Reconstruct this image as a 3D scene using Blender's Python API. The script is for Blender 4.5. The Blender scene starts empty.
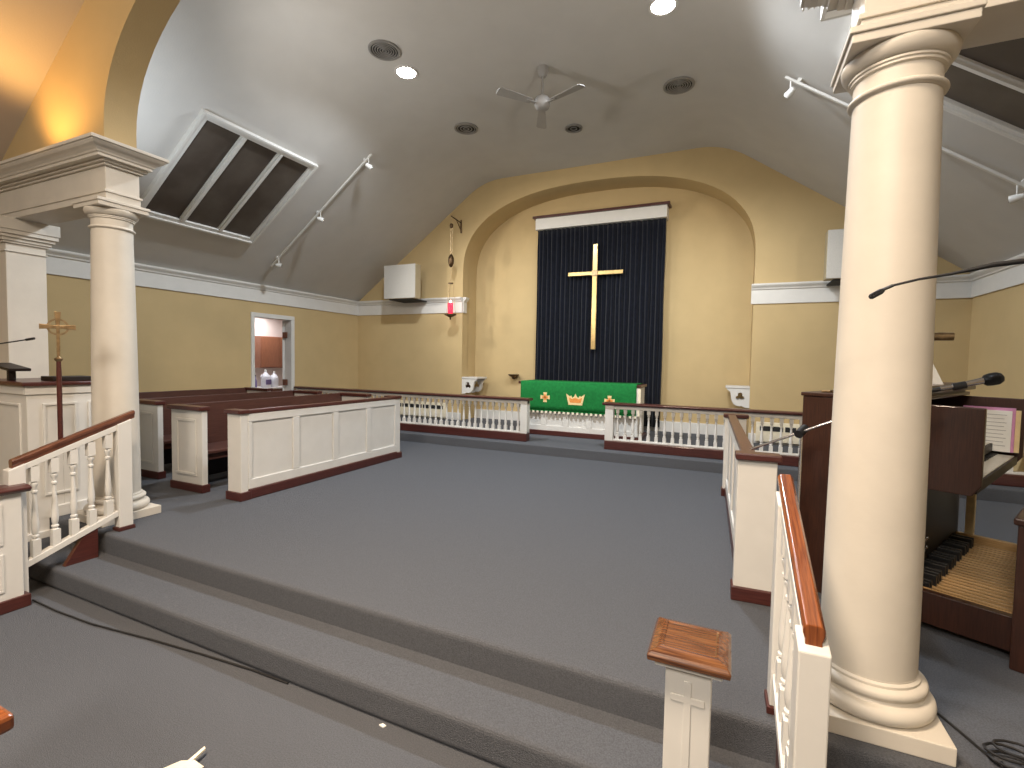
import bpy, math, random
from mathutils import Vector, Matrix
random.seed(7)
S = bpy.context.scene
COL = S.collection
PI = math.pi

# ------------------------------------------------------------------ materials
def nmat(name, color, rough=.6, metal=0, spec=.5, noise=0, nscale=20, bump=0, bscale=200, coat=0, emit=None, estr=0, trans=0, second=None, sheen=0):
    m = bpy.data.materials.new(name); m.use_nodes = True
    nt = m.node_tree; b = nt.nodes['Principled BSDF']
    b.inputs['Base Color'].default_value = (*color, 1)
    b.inputs['Roughness'].default_value = rough
    b.inputs['Metallic'].default_value = metal
    b.inputs['Specular IOR Level'].default_value = spec
    b.inputs['Coat Weight'].default_value = coat
    b.inputs['Transmission Weight'].default_value = trans
    if sheen: b.inputs['Sheen Weight'].default_value = sheen
    if emit:
        b.inputs['Emission Color'].default_value = (*emit, 1); b.inputs['Emission Strength'].default_value = estr
    tc = nt.nodes.new('ShaderNodeTexCoord')
    if noise or second:
        n = nt.nodes.new('ShaderNodeTexNoise'); n.inputs['Scale'].default_value = nscale; n.inputs['Detail'].default_value = 5
        nt.links.new(tc.outputs['Object'], n.inputs['Vector'])
        r = nt.nodes.new('ShaderNodeValToRGB')
        c2 = second or tuple(c*(1+noise) for c in color)
        c1 = color if second else tuple(c*(1-noise) for c in color)
        r.color_ramp.elements[0].color = (*c1, 1); r.color_ramp.elements[0].position = .35
        r.color_ramp.elements[1].color = (*c2, 1); r.color_ramp.elements[1].position = .65
        nt.links.new(n.outputs['Fac'], r.inputs['Fac']); nt.links.new(r.outputs['Color'], b.inputs['Base Color'])
    if bump:
        n2 = nt.nodes.new('ShaderNodeTexNoise'); n2.inputs['Scale'].default_value = bscale; n2.inputs['Detail'].default_value = 3
        nt.links.new(tc.outputs['Object'], n2.inputs['Vector'])
        bp = nt.nodes.new('ShaderNodeBump'); bp.inputs['Strength'].default_value = bump; bp.inputs['Distance'].default_value = .01
        nt.links.new(n2.outputs['Fac'], bp.inputs['Height']); nt.links.new(bp.outputs['Normal'], b.inputs['Normal'])
    return m

def wood(name, c1, c2, rough=.35, coat=.3, scale=(6, 60, 60), axis='Y', dist=3):
    m = bpy.data.materials.new(name); m.use_nodes = True
    nt = m.node_tree; b = nt.nodes['Principled BSDF']
    b.inputs['Roughness'].default_value = rough; b.inputs['Coat Weight'].default_value = coat
    tc = nt.nodes.new('ShaderNodeTexCoord'); mp = nt.nodes.new('ShaderNodeMapping')
    sc = {'X': (2.5, 55, 55), 'Y': (55, 2.5, 55), 'Z': (55, 55, 2.5), 'YZ': (55, 2.5, 2.5)}[axis]
    mp.inputs['Scale'].default_value = sc
    n = nt.nodes.new('ShaderNodeTexNoise'); n.inputs['Scale'].default_value = dist; n.inputs['Detail'].default_value = 6; n.inputs['Distortion'].default_value = .25
    r = nt.nodes.new('ShaderNodeValToRGB')
    r.color_ramp.elements[0].position = .35; r.color_ramp.elements[0].color = (*c1, 1)
    r.color_ramp.elements[1].position = .65; r.color_ramp.elements[1].color = (*c2, 1)
    nt.links.new(tc.outputs['Object'], mp.inputs['Vector']); nt.links.new(mp.outputs['Vector'], n.inputs['Vector'])
    nt.links.new(n.outputs['Fac'], r.inputs['Fac']); nt.links.new(r.outputs['Color'], b.inputs['Base Color'])
    return m

M = dict(
    carpet=nmat('carpet', (.116, .121, .135), .95, spec=.15, noise=.16, nscale=160, bump=.9, bscale=260),
    mustard=nmat('mustard_paint', (.54, .405, .21), .75, spec=.25, noise=.03, nscale=2.5, bump=.12, bscale=90),
    ceil=nmat('ceiling_paint', (.58, .56, .53), .8, spec=.2, noise=.02, nscale=3, bump=.1, bscale=60),
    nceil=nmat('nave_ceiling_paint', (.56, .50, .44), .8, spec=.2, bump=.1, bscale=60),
    white=nmat('white_paint', (.68, .665, .63), .45, spec=.4, noise=.02, nscale=8, bump=.012, bscale=60),
    colpaint=nmat('column_paint', (.66, .615, .54), .5, spec=.35, noise=.035, nscale=5, bump=.05, bscale=40),
    maroon=wood('maroon_wood', (.050, .0115, .009), (.085, .021, .016), .38, .25, axis='Y'),
    maroonx=wood('maroon_wood_x', (.050, .0115, .009), (.085, .021, .016), .38, .25, axis='X'),
    brownwood=wood('pew_brown_wood', (.055, .019, .013), (.085, .03, .021), .45, .15, axis='Y'),
    oak=wood('oak_wood', (.13, .034, .010), (.26, .075, .020), .25, .5, axis='YZ'),
    oakcap=wood('oak_cap_wood', (.055, .017, .007), (.19, .075, .025), .25, .5, axis='X'),
    dimoak=wood('dim_oak_wood', (.085, .026, .012), (.16, .055, .026), .28, .45, axis='YZ'),  # same oak as the right rail, its dimmer light put into the colour
    walnut=wood('walnut_wood', (.030, .0105, .006), (.052, .018, .010), .4, .25, axis='Z'),
    darkwood=nmat('black_brown_wood', (.012, .006, .004), .5),
    maple=wood('maple_wood', (.42, .25, .10), (.58, .37, .17), .35, .3, axis='X'),
    cabinet=wood('cabinet_wood', (.17, .06, .03), (.24, .09, .045), .4, .2, axis='Z'),
    brass=nmat('brass', (.78, .56, .24), .28, 1, noise=.1, nscale=12),
    oldbrass=nmat('aged_brass', (.42, .30, .17), .4, 1, noise=.2, nscale=30),
    bronze=nmat('dark_bronze', (.10, .06, .03), .4, .8, noise=.2, nscale=20),
    chrome=nmat('chrome', (.75, .75, .77), .15, 1, noise=.03, nscale=10),
    black=nmat('black_plastic', (.012, .012, .013), .45, noise=.1, nscale=30),
    cable=nmat('black_rubber', (.012, .011, .011), .6, noise=.1, nscale=30),
    mesh=nmat('microphone_grille', (.02, .02, .022), .35, .6, bump=1, bscale=400),
    curtain=nmat('navy_velvet', (.0065, .008, .0145), .9, spec=.1, noise=.2, nscale=14, sheen=.15),
    green=nmat('green_cloth', (.012, .17, .04), .85, spec=.15, noise=.12, nscale=25, bump=.2, bscale=300),
    gold=nmat('gold_embroidery', (.82, .62, .30), .6, noise=.1, nscale=60),
    orange=nmat('orange_embroidery', (.75, .28, .06), .7, noise=.1, nscale=60),
    cream=nmat('cream_cloth', (.86, .78, .60), .7, noise=.05, nscale=20),
    paper=nmat('white_paper', (.85, .85, .82), .7, noise=.02, nscale=20),
    ink=nmat('grey_print', (.30, .30, .32), .7, noise=.1, nscale=80),
    pink=nmat('pink_cover', (.62, .28, .50), .6, noise=.05, nscale=20),
    manila=nmat('manila_cover', (.80, .64, .36), .7, noise=.05, nscale=20),
    keys=nmat('ivory_keys', (.85, .84, .78), .3, noise=.02, nscale=20),
    redglass=nmat('red_glass', (.75, .02, .05), .15, trans=.3, emit=(1, .05, .12), estr=.6, noise=.05, nscale=20),
    flame=nmat('candle_glow', (1, .8, .6), .5, emit=(1, .6, .45), estr=6),
    lamp=nmat('lamp_diffuser', (1, 1, 1), .5, emit=(1, .97, .92), estr=30),
    striplamp=nmat('strip_light', (1, 1, 1), .5, emit=(.95, .97, 1), estr=2.0),
    speaker=nmat('speaker_cloth', (.52, .50, .46), .8, noise=.04, nscale=60, bump=.2, bscale=300),
    speakerside=nmat('speaker_box_paint', (.42, .35, .22), .7, noise=.03, nscale=10),
    louver=nmat('vent_metal', (.30, .29, .275), .5, .3, noise=.05, nscale=10),
    dark=nmat('vent_shadow', (.02, .02, .02), .8, noise=.1, nscale=10),
    fan=nmat('fan_metal', (.36, .345, .33), .5, noise=.03, nscale=10),
    kwall=nmat('kitchen_wall', (.62, .52, .48), .7, noise=.02, nscale=5),
    kcount=nmat('counter_laminate', (.60, .58, .56), .4, noise=.05, nscale=30),
    plastic=nmat('translucent_plastic', (.70, .70, .76), .35, noise=.04, nscale=12),
    purple=nmat('purple_label', (.16, .12, .28), .5, noise=.05, nscale=12),
    hinge=nmat('hinge_metal', (.25, .12, .08), .45, .7, noise=.1, nscale=20),
)
def pane_mat():
    m = bpy.data.materials.new('mottled_dark_pane'); m.use_nodes = True  # dark brown with lighter mottling at random
    nt = m.node_tree; b = nt.nodes['Principled BSDF']
    b.inputs['Roughness'].default_value = .5; b.inputs['Specular IOR Level'].default_value = .25
    tc = nt.nodes.new('ShaderNodeTexCoord'); n = nt.nodes.new('ShaderNodeTexNoise')
    n.inputs['Scale'].default_value = 1.6; n.inputs['Detail'].default_value = 6
    nt.links.new(tc.outputs['Object'], n.inputs['Vector'])
    r = nt.nodes.new('ShaderNodeValToRGB')
    r.color_ramp.elements[0].position = .4; r.color_ramp.elements[0].color = (.075, .058, .046, 1)
    r.color_ramp.elements[1].position = .75; r.color_ramp.elements[1].color = (.13, .11, .09, 1)
    nt.links.new(n.outputs['Fac'], r.inputs['Fac']); nt.links.new(r.outputs['Color'], b.inputs['Base Color'])
    return m
M['pane'] = pane_mat()

# ------------------------------------------------------------------ mesh building
def frame(o, x, y, z):
    return Matrix(((x[0], y[0], z[0], o[0]), (x[1], y[1], z[1], o[1]), (x[2], y[2], z[2], o[2]), (0, 0, 0, 1)))
class MB:
    def __init__(s, T=None): s.v = []; s.f = []; s.T = T or Matrix.Identity(4)
    def add(s, vs, fs, T=None):
        n = len(s.v); A = s.T @ T if T else s.T
        s.v += [A @ Vector(p) for p in vs]; s.f += [tuple(i+n for i in f) for f in fs]; return s
    def box(s, x0, x1, y0, y1, z0, z1, T=None):
        vs = [(x, y, z) for z in (z0, z1) for y in (y0, y1) for x in (x0, x1)]
        return s.add(vs, [(0, 2, 3, 1), (4, 5, 7, 6), (0, 1, 5, 4), (2, 6, 7, 3), (0, 4, 6, 2), (1, 3, 7, 5)], T)
    def rframe(s, axis, a, b, u0, u1, v0, v1, w, T=None):
        """butted rectangular frame of strip width w; axis is its thin direction a..b"""
        for p in ((u0, u1, v0, v0+w), (u0, u1, v1-w, v1), (u0, u0+w, v0+w, v1-w), (u1-w, u1, v0+w, v1-w)):
            if axis == 'X': s.box(a, b, *p, T)
            elif axis == 'Y': s.box(p[0], p[1], a, b, p[2], p[3], T)
            else: s.box(*p, a, b, T)
        return s
    def prism(s, poly, axis, a, b, T=None):
        def P(p, t): return {'X': (t, p[0], p[1]), 'Y': (p[0], t, p[1]), 'Z': (p[0], p[1], t)}[axis]
        n = len(poly)
        vs = [P(p, a) for p in poly]+[P(p, b) for p in poly]
        fs = [tuple(range(n-1, -1, -1)), tuple(range(n, 2*n))]+[(i, (i+1) % n, n+(i+1) % n, n+i) for i in range(n)]
        return s.add(vs, fs, T)
    def lathe(s, prof, c=(0, 0, 0), seg=24, T=None, square=()):
        vs = []; fs = []
        for r, z in prof:
            for k in range(seg):
                a = 2*PI*k/seg; vs.append((c[0]+r*math.cos(a), c[1]+r*math.sin(a), c[2]+z))
        m = len(prof)
        for j in range(m-1):
            for k in range(seg):
                fs.append((j*seg+k, j*seg+(k+1) % seg, (j+1)*seg+(k+1) % seg, (j+1)*seg+k))
        fs.append(tuple(range(seg-1, -1, -1))); fs.append(tuple((m-1)*seg+k for k in range(seg)))
        return s.add(vs, fs, T)
    def tube(s, pts, r, seg=10, T=None):
        pts = [Vector(p) for p in pts]; vs = []; fs = []
        rs = r if isinstance(r, (list, tuple)) else [r]*len(pts)
        up = Vector((0, 0, 1)); prev = None
        for i, p in enumerate(pts):
            d = (pts[min(i+1, len(pts)-1)]-pts[max(i-1, 0)]).normalized()
            if prev is None:
                a = d.cross(up)
                if a.length < .1: a = d.cross(Vector((1, 0, 0)))
            else:
                a = prev-d*prev.dot(d)
            a.normalize(); b = d.cross(a); prev = a
            for k in range(seg):
                t = 2*PI*k/seg; vs.append(p+(a*math.cos(t)+b*math.sin(t))*rs[i])
        for j in range(len(pts)-1):
            for k in range(seg):
                fs.append((j*seg+k, j*seg+(k+1) % seg, (j+1)*seg+(k+1) % seg, (j+1)*seg+k))
        fs.append(tuple(range(seg-1, -1, -1))); fs.append(tuple((len(pts)-1)*seg+k for k in range(seg)))
        return s.add([tuple(v) for v in vs], fs, T)
    def rbar(s, p, q, w, h, T=None):
        """rectangular bar between two points, w across, h tall"""
        p = Vector(p); q = Vector(q); d = (q-p); L = d.length; d.normalize()
        side = d.cross(Vector((0, 0, 1)))
        if side.length < 1e-3: side = Vector((1, 0, 0))
        side.normalize(); up = side.cross(d)
        F = frame(p, side, d, up)
        return s.box(-w/2, w/2, 0, L, -h/2, h/2, (T @ F) if T else F)
    def build(s, name, mat, parent=None, bevel=0, smooth=False, bseg=2, auto=None):
        W = Matrix.Identity(4)
        if parent is not None: W = WM[parent.name]
        inv = W.inverted()
        me = bpy.data.meshes.new(name)
        me.from_pydata([tuple(inv @ v) for v in s.v], [], s.f)
        me.materials.append(mat)
        import bmesh
        bm = bmesh.new(); bm.from_mesh(me); bmesh.ops.recalc_face_normals(bm, faces=bm.faces); bm.to_mesh(me); bm.free()
        if smooth or auto:
            for p in me.polygons: p.use_smooth = True
        o = bpy.data.objects.new(name, me); COL.objects.link(o)
        if smooth:
            me.set_sharp_from_angle(angle=math.radians(auto or 40))
        if parent is not None: o.parent = parent
        WM[o.name] = W
        if bevel:
            b = o.modifiers.new('bevel', 'BEVEL'); b.width = bevel; b.segments = bseg; b.limit_method = 'ANGLE'; b.angle_limit = math.radians(40)
            b.harden_normals = False
        return o
WM = {}
def thing(name, label, cat, loc=(0, 0, 0), rotz=0, group=None):
    o = bpy.data.objects.new(name, None); COL.objects.link(o)
    o.location = loc; o.rotation_euler = (0, 0, rotz); o.empty_display_size = .1
    WM[o.name] = Matrix.Translation(loc) @ Matrix.Rotation(rotz, 4, 'Z')
    o['label'] = label; o['category'] = cat
    if group: o['group'] = group
    return o
def tag(o, label, cat, group=None, kind=None):
    o['label'] = label; o['category'] = cat
    if group: o['group'] = group
    if kind: o['kind'] = kind
    return o
def struct(o, label=None):
    o['kind'] = 'structure'
    if label: o['label'] = label
    return o
def dup_part(o, parent, offset):
    """copy of a part with copies of its sub-parts, shifted in the parent's frame"""
    c = o.copy(); COL.objects.link(c); c.parent = parent; c.location = Vector(o.location)+Vector(offset)
    for g in o.children:
        d = g.copy(); COL.objects.link(d); d.parent = c
    return c
def dup_thing(o, loc, label, group=None, rotz=None):
    c = o.copy(); COL.objects.link(c); c.location = loc; c['label'] = label
    if rotz is not None: c.rotation_euler = (0, 0, rotz)
    if group: c['group'] = group
    for ch in o.children:
        d = ch.copy(); COL.objects.link(d); d.parent = c
        for g in ch.children:
            e = g.copy(); COL.objects.link(e); e.parent = d
    return c

# ------------------------------------------------------------------ key dimensions
P = .32; SZ = .47                       # chancel floor, sanctuary floor
XL, XR, YB, YR = -8.1, 3.1, 9.0, 9.6    # chancel walls, back wall, recess wall
XM = -2.5; FL = 5.47; SP = 3.1          # ridge line, flat ceiling, spring of the slope
SL = (FL-SP)/(8.1-4.78)
YA0, YA1 = 2.30, 2.54                   # arch wall
NX0, NX1 = -7.4, 3.0                    # nave walls

# ------------------------------------------------------------------ floors and steps
struct(MB().box(NX0-.2, NX1+.2, -7.2, 2.2, -.2, 0).build('floor', M['carpet']), 'grey blue carpet of the lower nave floor')
b = MB(); b.box(NX0, NX1, 1.81, 2.2, 0.0, .16); struct(b.build('floor_step', M['carpet'], bevel=.03, bseg=4), 'carpeted lower step across the chancel opening')
b = MB(); b.box(-8.3, 3.3, 2.135, 7.05, -.2, .32); struct(b.build('floor_chancel', M['carpet'], bevel=.03, bseg=4), 'raised carpeted chancel floor')
b = MB(); b.box(-8.3, 3.3, 6.93, 9.8, .1, SZ); struct(b.build('floor_sanctuary', M['carpet'], bevel=.022, bseg=4), 'carpeted altar platform behind the rail')

# ------------------------------------------------------------------ chancel shell
def arch_pts(cx, hw, zs, rise, n, seg=40):
    out = []
    for i in range(seg+1):
        t = PI*i/seg; c, s_ = math.cos(t), math.sin(t)
        out.append((cx+hw*math.copysign(abs(c)**(2/n), c), zs+rise*abs(s_)**(2/n)))
    return out
ga = [(XL-.2, .3), (XL-.2, SP), (XL, SP+.02), (-4.78, FL+.05), (-.22, FL+.05), (XR, SP+.02), (XR+.2, SP), (XR+.2, .3)]
AC = arch_pts(-2.47, 2.78, 3.60, 1.57, 2.45)
poly = ga+[(.31, .3)]+AC+[(-5.25, .3)]
struct(MB().prism(poly, 'Y', YB, YB+.25).build('wall_back', M['mustard'], smooth=True, auto=30), 'mustard end wall of the chancel around the altar niche')
# niche: reveal strip and rear wall
oc = [(.31, .3)]+AC+[(-5.25, .3)]
b = MB()
outer = [(x, z) for x, z in oc]
big = [(-2.47+(x+2.47)*1.06, (z if i in (0, len(oc)-1) else z+ (z-3.6)*.06)) for i, (x, z) in enumerate(oc)]
n = len(oc)
vs = [(x, YB+.24, z) for x, z in outer]+[(x, YR+.02, z) for x, z in outer]+[(x, YB+.24, z) for x, z in big]+[(x, YR+.02, z) for x, z in big]
fs = []
for i in range(n-1):
    fs += [(i, i+1, n+i+1, n+i), (2*n+i, 3*n+i, 3*n+i+1, 2*n+i+1), (i, 2*n+i, 2*n+i+1, i+1)]
b.add(vs, fs); struct(b.build('wall_niche', M['mustard'], smooth=True, auto=30), 'curved reveal of the altar niche')
struct(MB().box(-5.6, .7, YR, YR+.15, .3, 5.5).build('wall_rear', M['mustard']), 'mustard rear wall of the altar niche')
# left wall with door opening
DY0, DY1, DZ = 6.22, 7.08, 2.52
b = MB(); b.box(XL-.15, XL, YA0, DY0, -.1, SP+.1); b.box(XL-.15, XL, DY1, YB, -.1, SP+.1); b.box(XL-.15, XL, DY0, DY1, DZ, SP+.1)
struct(b.build('wall_left', M['mustard']), 'mustard side wall with the kitchen doorway')
struct(MB().box(XR, XR+.15, YA0, YB, -.1, SP+.1).build('wall_right', M['mustard']), 'mustard side wall behind the organ')
# ceiling, soft at the two breaks
def prof_l():
    pts = [(XL-.15, SP-.15*SL), (XL, SP)]
    bx = -4.78
    for i in range(9):
        t = i/8; q0 = Vector((bx-.35, FL-.35*SL)); q1 = Vector((bx, FL)); q2 = Vector((bx+.42, FL))
        p = q0*(1-t)**2+q1*2*t*(1-t)+q2*t*t; pts.append((p.x, p.y))
    return pts
pl = prof_l(); prf = pl+[(2*XM-x, z) for x, z in reversed(pl)]
poly = prf+[(x, z+.12) for x, z in reversed(prf)]
struct(MB().prism(poly, 'Y', YA1-.02, YB+.05).build('ceiling', M['ceil'], smooth=True, auto=50), 'grey vaulted chancel ceiling with sloped sides')

# crown bands
def crown_x(x0, x1, y, sgn=-1, dz=0):          # along X on a wall facing -Y
    b = MB()
    pr = [(0, 2.775), (-.025, 2.775), (-.025, 3.0), (-.045, 3.01), (-.05, 3.03), (-.08, 3.06), (-.09, 3.075), (-.09, 3.10), (0, 3.10)]
    b.prism([(y+p[0], p[1]) for p in pr], 'X', x0, x1); return b
def crown_y(x, y0, y1, s):
    pr = [(0, 2.775), (.025, 2.775), (.025, 3.0), (.045, 3.01), (.05, 3.03), (.08, 3.06), (.09, 3.075), (.09, 3.10), (0, 3.10)]
    return MB().prism([(x+s*p[0], p[1]) for p in pr], 'Y', y0, y1)
b = crown_x(XL, -5.25, YB); b.prism([(-5.25+q[0], q[1]) for q in [(0, 2.775), (.025, 2.775), (.025, 3.0), (.07, 3.05), (.09, 3.10), (0, 3.10)]], 'Y', YB-.0, YB+.14)
struct(b.build('trim_1', M['white'], bevel=.004), 'white crown band on the back wall, left of the niche')
struct(crown_x(.27, XR, YB).build('trim_2', M['white'], bevel=.004), 'white crown band on the back wall, right of the niche')
struct(crown_y(XL, YA1, YB, 1).build('trim_3', M['white'], bevel=.004), 'white crown band along the left side wall')
struct(crown_y(XR, YA1, YB, -1).build('trim_4', M['white'], bevel=.004), 'white crown band along the right side wall')
# baseboards
def bb(name, *a): struct(MB().box(*a).build(name, M['white'], bevel=.006))
bb('baseboard_back', -5.24, .30, YR-.03, YR, SZ, SZ+.20)
bb('baseboard_back_left', XL, -5.25, YB-.025, YB, SZ, SZ+.16)
bb('baseboard_back_right', .31, XR, YB-.025, YB, SZ, SZ+.16)
bb('baseboard_left', XL, XL+.025, YA1, DY0-.1, P, P+.16)
bb('baseboard_right', XR-.025, XR, YA1, 6.93, P, P+.16)

# ------------------------------------------------------------------ arch wall, nave shell
NSP = 4.68-(-4.99+8.1)*0-0.0
nz = lambda x: 4.68+.714*(x+4.99)
NCX = -2.2
poly_l = nz(NX0)
AF = arch_pts(-2.17, 2.58, 3.65, 1.45, 2.0)
top = [(NX0-.2, 3.44), (NX0-.2, 6.4), (NX1+.2, 6.4), (NX1+.2, 3.44)]
poly = top+[(.41, 3.44)]+AF+[(-4.75, 3.44)]
struct(MB().prism(poly, 'Y', YA0, YA1).build('wall_arch', M['mustard'], smooth=True, auto=30), 'mustard wall over the large chancel arch')
struct(MB().box(NX0-.9, -6.68, YA0, YA1, -.1, 3.44).build('wall_front_left', M['mustard']))
struct(MB().box(2.3, NX1+.3, YA0, YA1, -.1, 3.44).build('wall_front_right', M['mustard']))
struct(MB().box(NX0-.15, NX0, -7.2, YA0, -.1, 3.6).build('wall_nave_left', M['mustard']))
struct(MB().box(NX1, NX1+.15, -7.2, YA0, -.1, 3.6).build('wall_nave_right', M['mustard']))
struct(MB().box(NX0-.2, NX1+.2, -7.3, -7.15, -.1, 6.4).build('wall_nave_back', M['mustard']))
pl = [(NX0-.15, nz(NX0)-.1), (-3.6, nz(-3.6)), (-.8, nz(-3.6)), (NX1+.15, nz(NX0)-.1)]
poly = pl+[(x, z+.12) for x, z in reversed(pl)]
struct(MB().prism(poly, 'Y', -7.2, YA0+.01).build('ceiling_nave', M['nceil']), 'warm lit sloped nave ceiling')

# entablatures on the columns
def entablature(name, xa, xb, sides):
    """xa..xb along X; returned ends at whichever side faces the opening (sides: -1 open end at xb, +1 open end at xa)"""
    b = MB(); yc = 2.42
    e = lambda p: (xa-(p if sides > 0 else 0), xb+(p if sides < 0 else 0))
    def lay(hw, p, z0, z1):
        x0, x1 = e(p); b.box(x0, x1, yc-hw, yc+hw, z0, z1)
    lay(.13, .0, 3.03, 3.085); lay(.14, .010, 3.085, 3.105); lay(.125, -.01, 3.105, 3.30)
    lay(.145, .015, 3.30, 3.32); lay(.17, .04, 3.32, 3.34)
    # corona and cyma as one flared solid
    pr = [(.205, .075, 3.34), (.205, .075, 3.362), (.215, .085, 3.366), (.222, .092, 3.378), (.240, .11, 3.394), (.262, .135, 3.408), (.275, .155, 3.424), (.278, .16, 3.432), (.29, .172, 3.434), (.29, .172, 3.46)]
    vs = []
    for h, p, z in pr:
        x0, x1 = e(p); vs += [(x0, yc-h-.01, z), (x1, yc-h-.01, z), (x1, yc+h-.02, z), (x0, yc+h-.02, z)]
    fs = [(3, 2, 1, 0)]
    for j in range(len(pr)-1):
        for k in range(4): fs.append((4*j+k, 4*j+(k+1) % 4, 4*j+4+(k+1) % 4, 4*j+4+k))
    m = 4*(len(pr)-1); fs.append((m, m+1, m+2, m+3)); b.add(vs, fs)
    return struct(b.build(name, M['colpaint'], bevel=.003), None)
o = entablature('trim_5', -7.4, -4.72, -1); o['label'] = 'white entablature over the left round column and pier'
o = entablature('trim_6', .41, 3.0, 1); o['label'] = 'white entablature over the right round column'

# columns
def column(label, loc):
    t = thing('round_column', label, 'column', loc)
    x, y, z = loc
    MB().box(x-.229, x+.229, y-.229, y+.229, z, z+.07).build('plinth', M['colpaint'], t, bevel=.004)
    pr = [(.195, .07)]
    for i in range(9): a = -PI/2+PI*i/8; pr.append((.195+.035*math.cos(a), .105+.035*math.sin(a)))
    pr += [(.193, .143), (.188, .15), (.188, .155)]
    for i in range(7): a = -PI/2+PI*i/6; pr.append((.183+.02*math.cos(a), .175+.02*math.sin(a)))
    pr += [(.178, .197), (.178, .207), (.168, .215), (.168, .22)]
    MB().lathe(pr, loc, 64).build('base', M['colpaint'], t, smooth=True, auto=35)
    H = 3.03-z
    sh = []
    zc = H-.225
    for i in range(22):
        u = i/21; zz = .22+(zc-.22)*u; r = .167-.024*(u**1.6)
        sh.append((r, zz))
    MB().lathe(sh, loc, 64).build('shaft', M['colpaint'], t, smooth=True, auto=35)
    c = [(.143, zc), (.152, zc+.003)]
    for i in range(7): a = -PI/2+PI*i/6; c.append((.151+.010*math.cos(a), zc+.014+.010*math.sin(a)))
    c += [(.147, zc+.025), (.143, zc+.03), (.143, zc+.083), (.148, zc+.086), (.154, zc+.088), (.154, zc+.097), (.160, zc+.100), (.160, zc+.108)]
    for i in range(9): a = -PI/2*(1-i/8); c.append((.150+.038*math.cos(a), zc+.158+.048*math.sin(a)))
    c.append((.185, zc+.166))
    MB().lathe(c, loc, 64).build('capital', M['colpaint'], t, smooth=True, auto=35)
    b = MB(); b.box(x-.188, x+.188, y-.188, y+.188, z+zc+.166, z+zc+.20); b.box(x-.197, x+.197, y-.197, y+.197, z+zc+.20, z+H)
    b.build('abacus', M['colpaint'], t, bevel=.004)
    return t
column('stout round white column in the foreground, beside the organ', (.562, 2.42, P))
column('slimmer looking round white column standing behind the left handrail', (-4.90, 2.42, P))
t = thing('square_pier', 'square white pier at the left edge behind the pulpit', 'pier', (-6.5, 2.4, P))
MB().box(-6.68, -6.34, 2.25, 2.55, P, 2.72).build('shaft', M['colpaint'], t, bevel=.004)
b = MB()
for i, (e, z0, z1) in enumerate([(.012, 2.72, 2.735), (0, 2.735, 2.80), (.02, 2.80, 2.82), (.035, 2.82, 2.85), (.055, 2.85, 2.88), (.075, 2.88, 2.92), (.085, 2.92, 3.03)]):
    b.box(-6.68-e, -6.34+e, 2.25-e, 2.55+e, z0, z1)
b.build('capital', M['colpaint'], t, bevel=.004)
MB().box(-6.71, -6.31, 2.22, 2.58, P, P+.15).build('base', M['colpaint'], t, bevel=.004)
t = thing('square_pier', 'square white pier far right of the organ', 'pier', (2.15, 2.4, P))
MB().box(2.0, 2.3, 2.25, 2.55, P, 3.03).build('shaft', M['colpaint'], t, bevel=.004)

# ------------------------------------------------------------------ skylights on the slopes
al = math.atan(SL)
def slopeframe(side, y0):
    if side < 0:   # left slope: X = up the slope, Y = along Y, Z = into the room
        return frame((XL, y0, SP), (math.cos(al), 0, math.sin(al)), (0, 1, 0), (math.sin(al), 0, -math.cos(al)))
    return frame((XR, y0, SP), (-math.cos(al), 0, math.sin(al)), (0, 1, 0), (-math.sin(al), 0, -math.cos(al)))
def skylight(name, side, label):
    T = slopeframe(side, 0); s0, s1 = .98, 2.74; y0, y1 = 3.86, 5.58
    f = MB(T)
    w = .075
    def rail(a, b_, c, d):  # stepped profile
        f.box(a, b_, c, d, -.01, .045)
    f.rframe('Z', -.01, .06, s0-.02, s1+.02, y0-.02, y1+.02, .035); f.rframe('Z', -.01, .04, s0+.015, s1-.015, y0+.015, y1-.015, .06)
    o = struct(f.build(name, M['white'], bevel=.004), label)
    ys = [y0+w, 4.44, 5.0, y1-w]
    for yy in ys[1:3]:
        MB(T).prism([(yy-.045, 0), (yy-.045, .026), (yy-.024, .03), (yy-.020, .05), (yy+.020, .05), (yy+.024, .03), (yy+.045, .026), (yy+.045, 0)], 'X', s0+w, s1-w).build('mullion', M['white'], o)
    for i in range(3):
        MB(T).box(s0+w, s1-w, ys[i], ys[i+1], .002, .008).build('pane', M['pane'], o)
    return o
skylight('window_1', -1, 'three-pane dark skylight in the left ceiling slope')
skylight('window_2', 1, 'three-pane dark skylight in the right ceiling slope, behind the column')

# ------------------------------------------------------------------ track lights
def track(side, label):
    T = slopeframe(side, 6.22); s0, s1 = (.57, 3.36) if side < 0 else (.57, 3.24)
    root = thing('track_light', label, 'track light', tuple(T @ Vector(((s0+s1)/2, 0, 0))), group=None)
    MB(T).box(s0, s1, -.018, .018, .035, .06).build('track', M['white'], root, bevel=.003)
    for s in (s0+.2, (s0+s1)/2, s1-.15):
        MB(T).box(s-.02, s+.02, -.015, .015, -.005, .036).build('standoff', M['white'], root, bevel=.002)
    for k, s in enumerate((s1-.08, (s0+s1)/2+.05, s0+.22)):
        o = T @ Vector((s, 0, .06))
        g = MB(); g.tube([o, o+Vector((0, 0, -.09))], .008, 8); g.build('stem', M['white'], root, smooth=True)
        c = o+Vector((0, 0, -.12)); d = (Vector((-2.5, 9.3, 2.6))-c).normalized()
        h = MB(); h.tube([c-d*.055, c-d*.05, c-d*.02, c+d*.045, c+d*.05], [.012, .028, .034, .042, .040], 16)
        hh = h.build('lamp_head', M['white'], root, smooth=True)
        MB().tube([c+d*.05, c+d*.054], [.034, .034], 16).build('lens', M['chrome'], hh, smooth=True)
    return root
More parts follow.
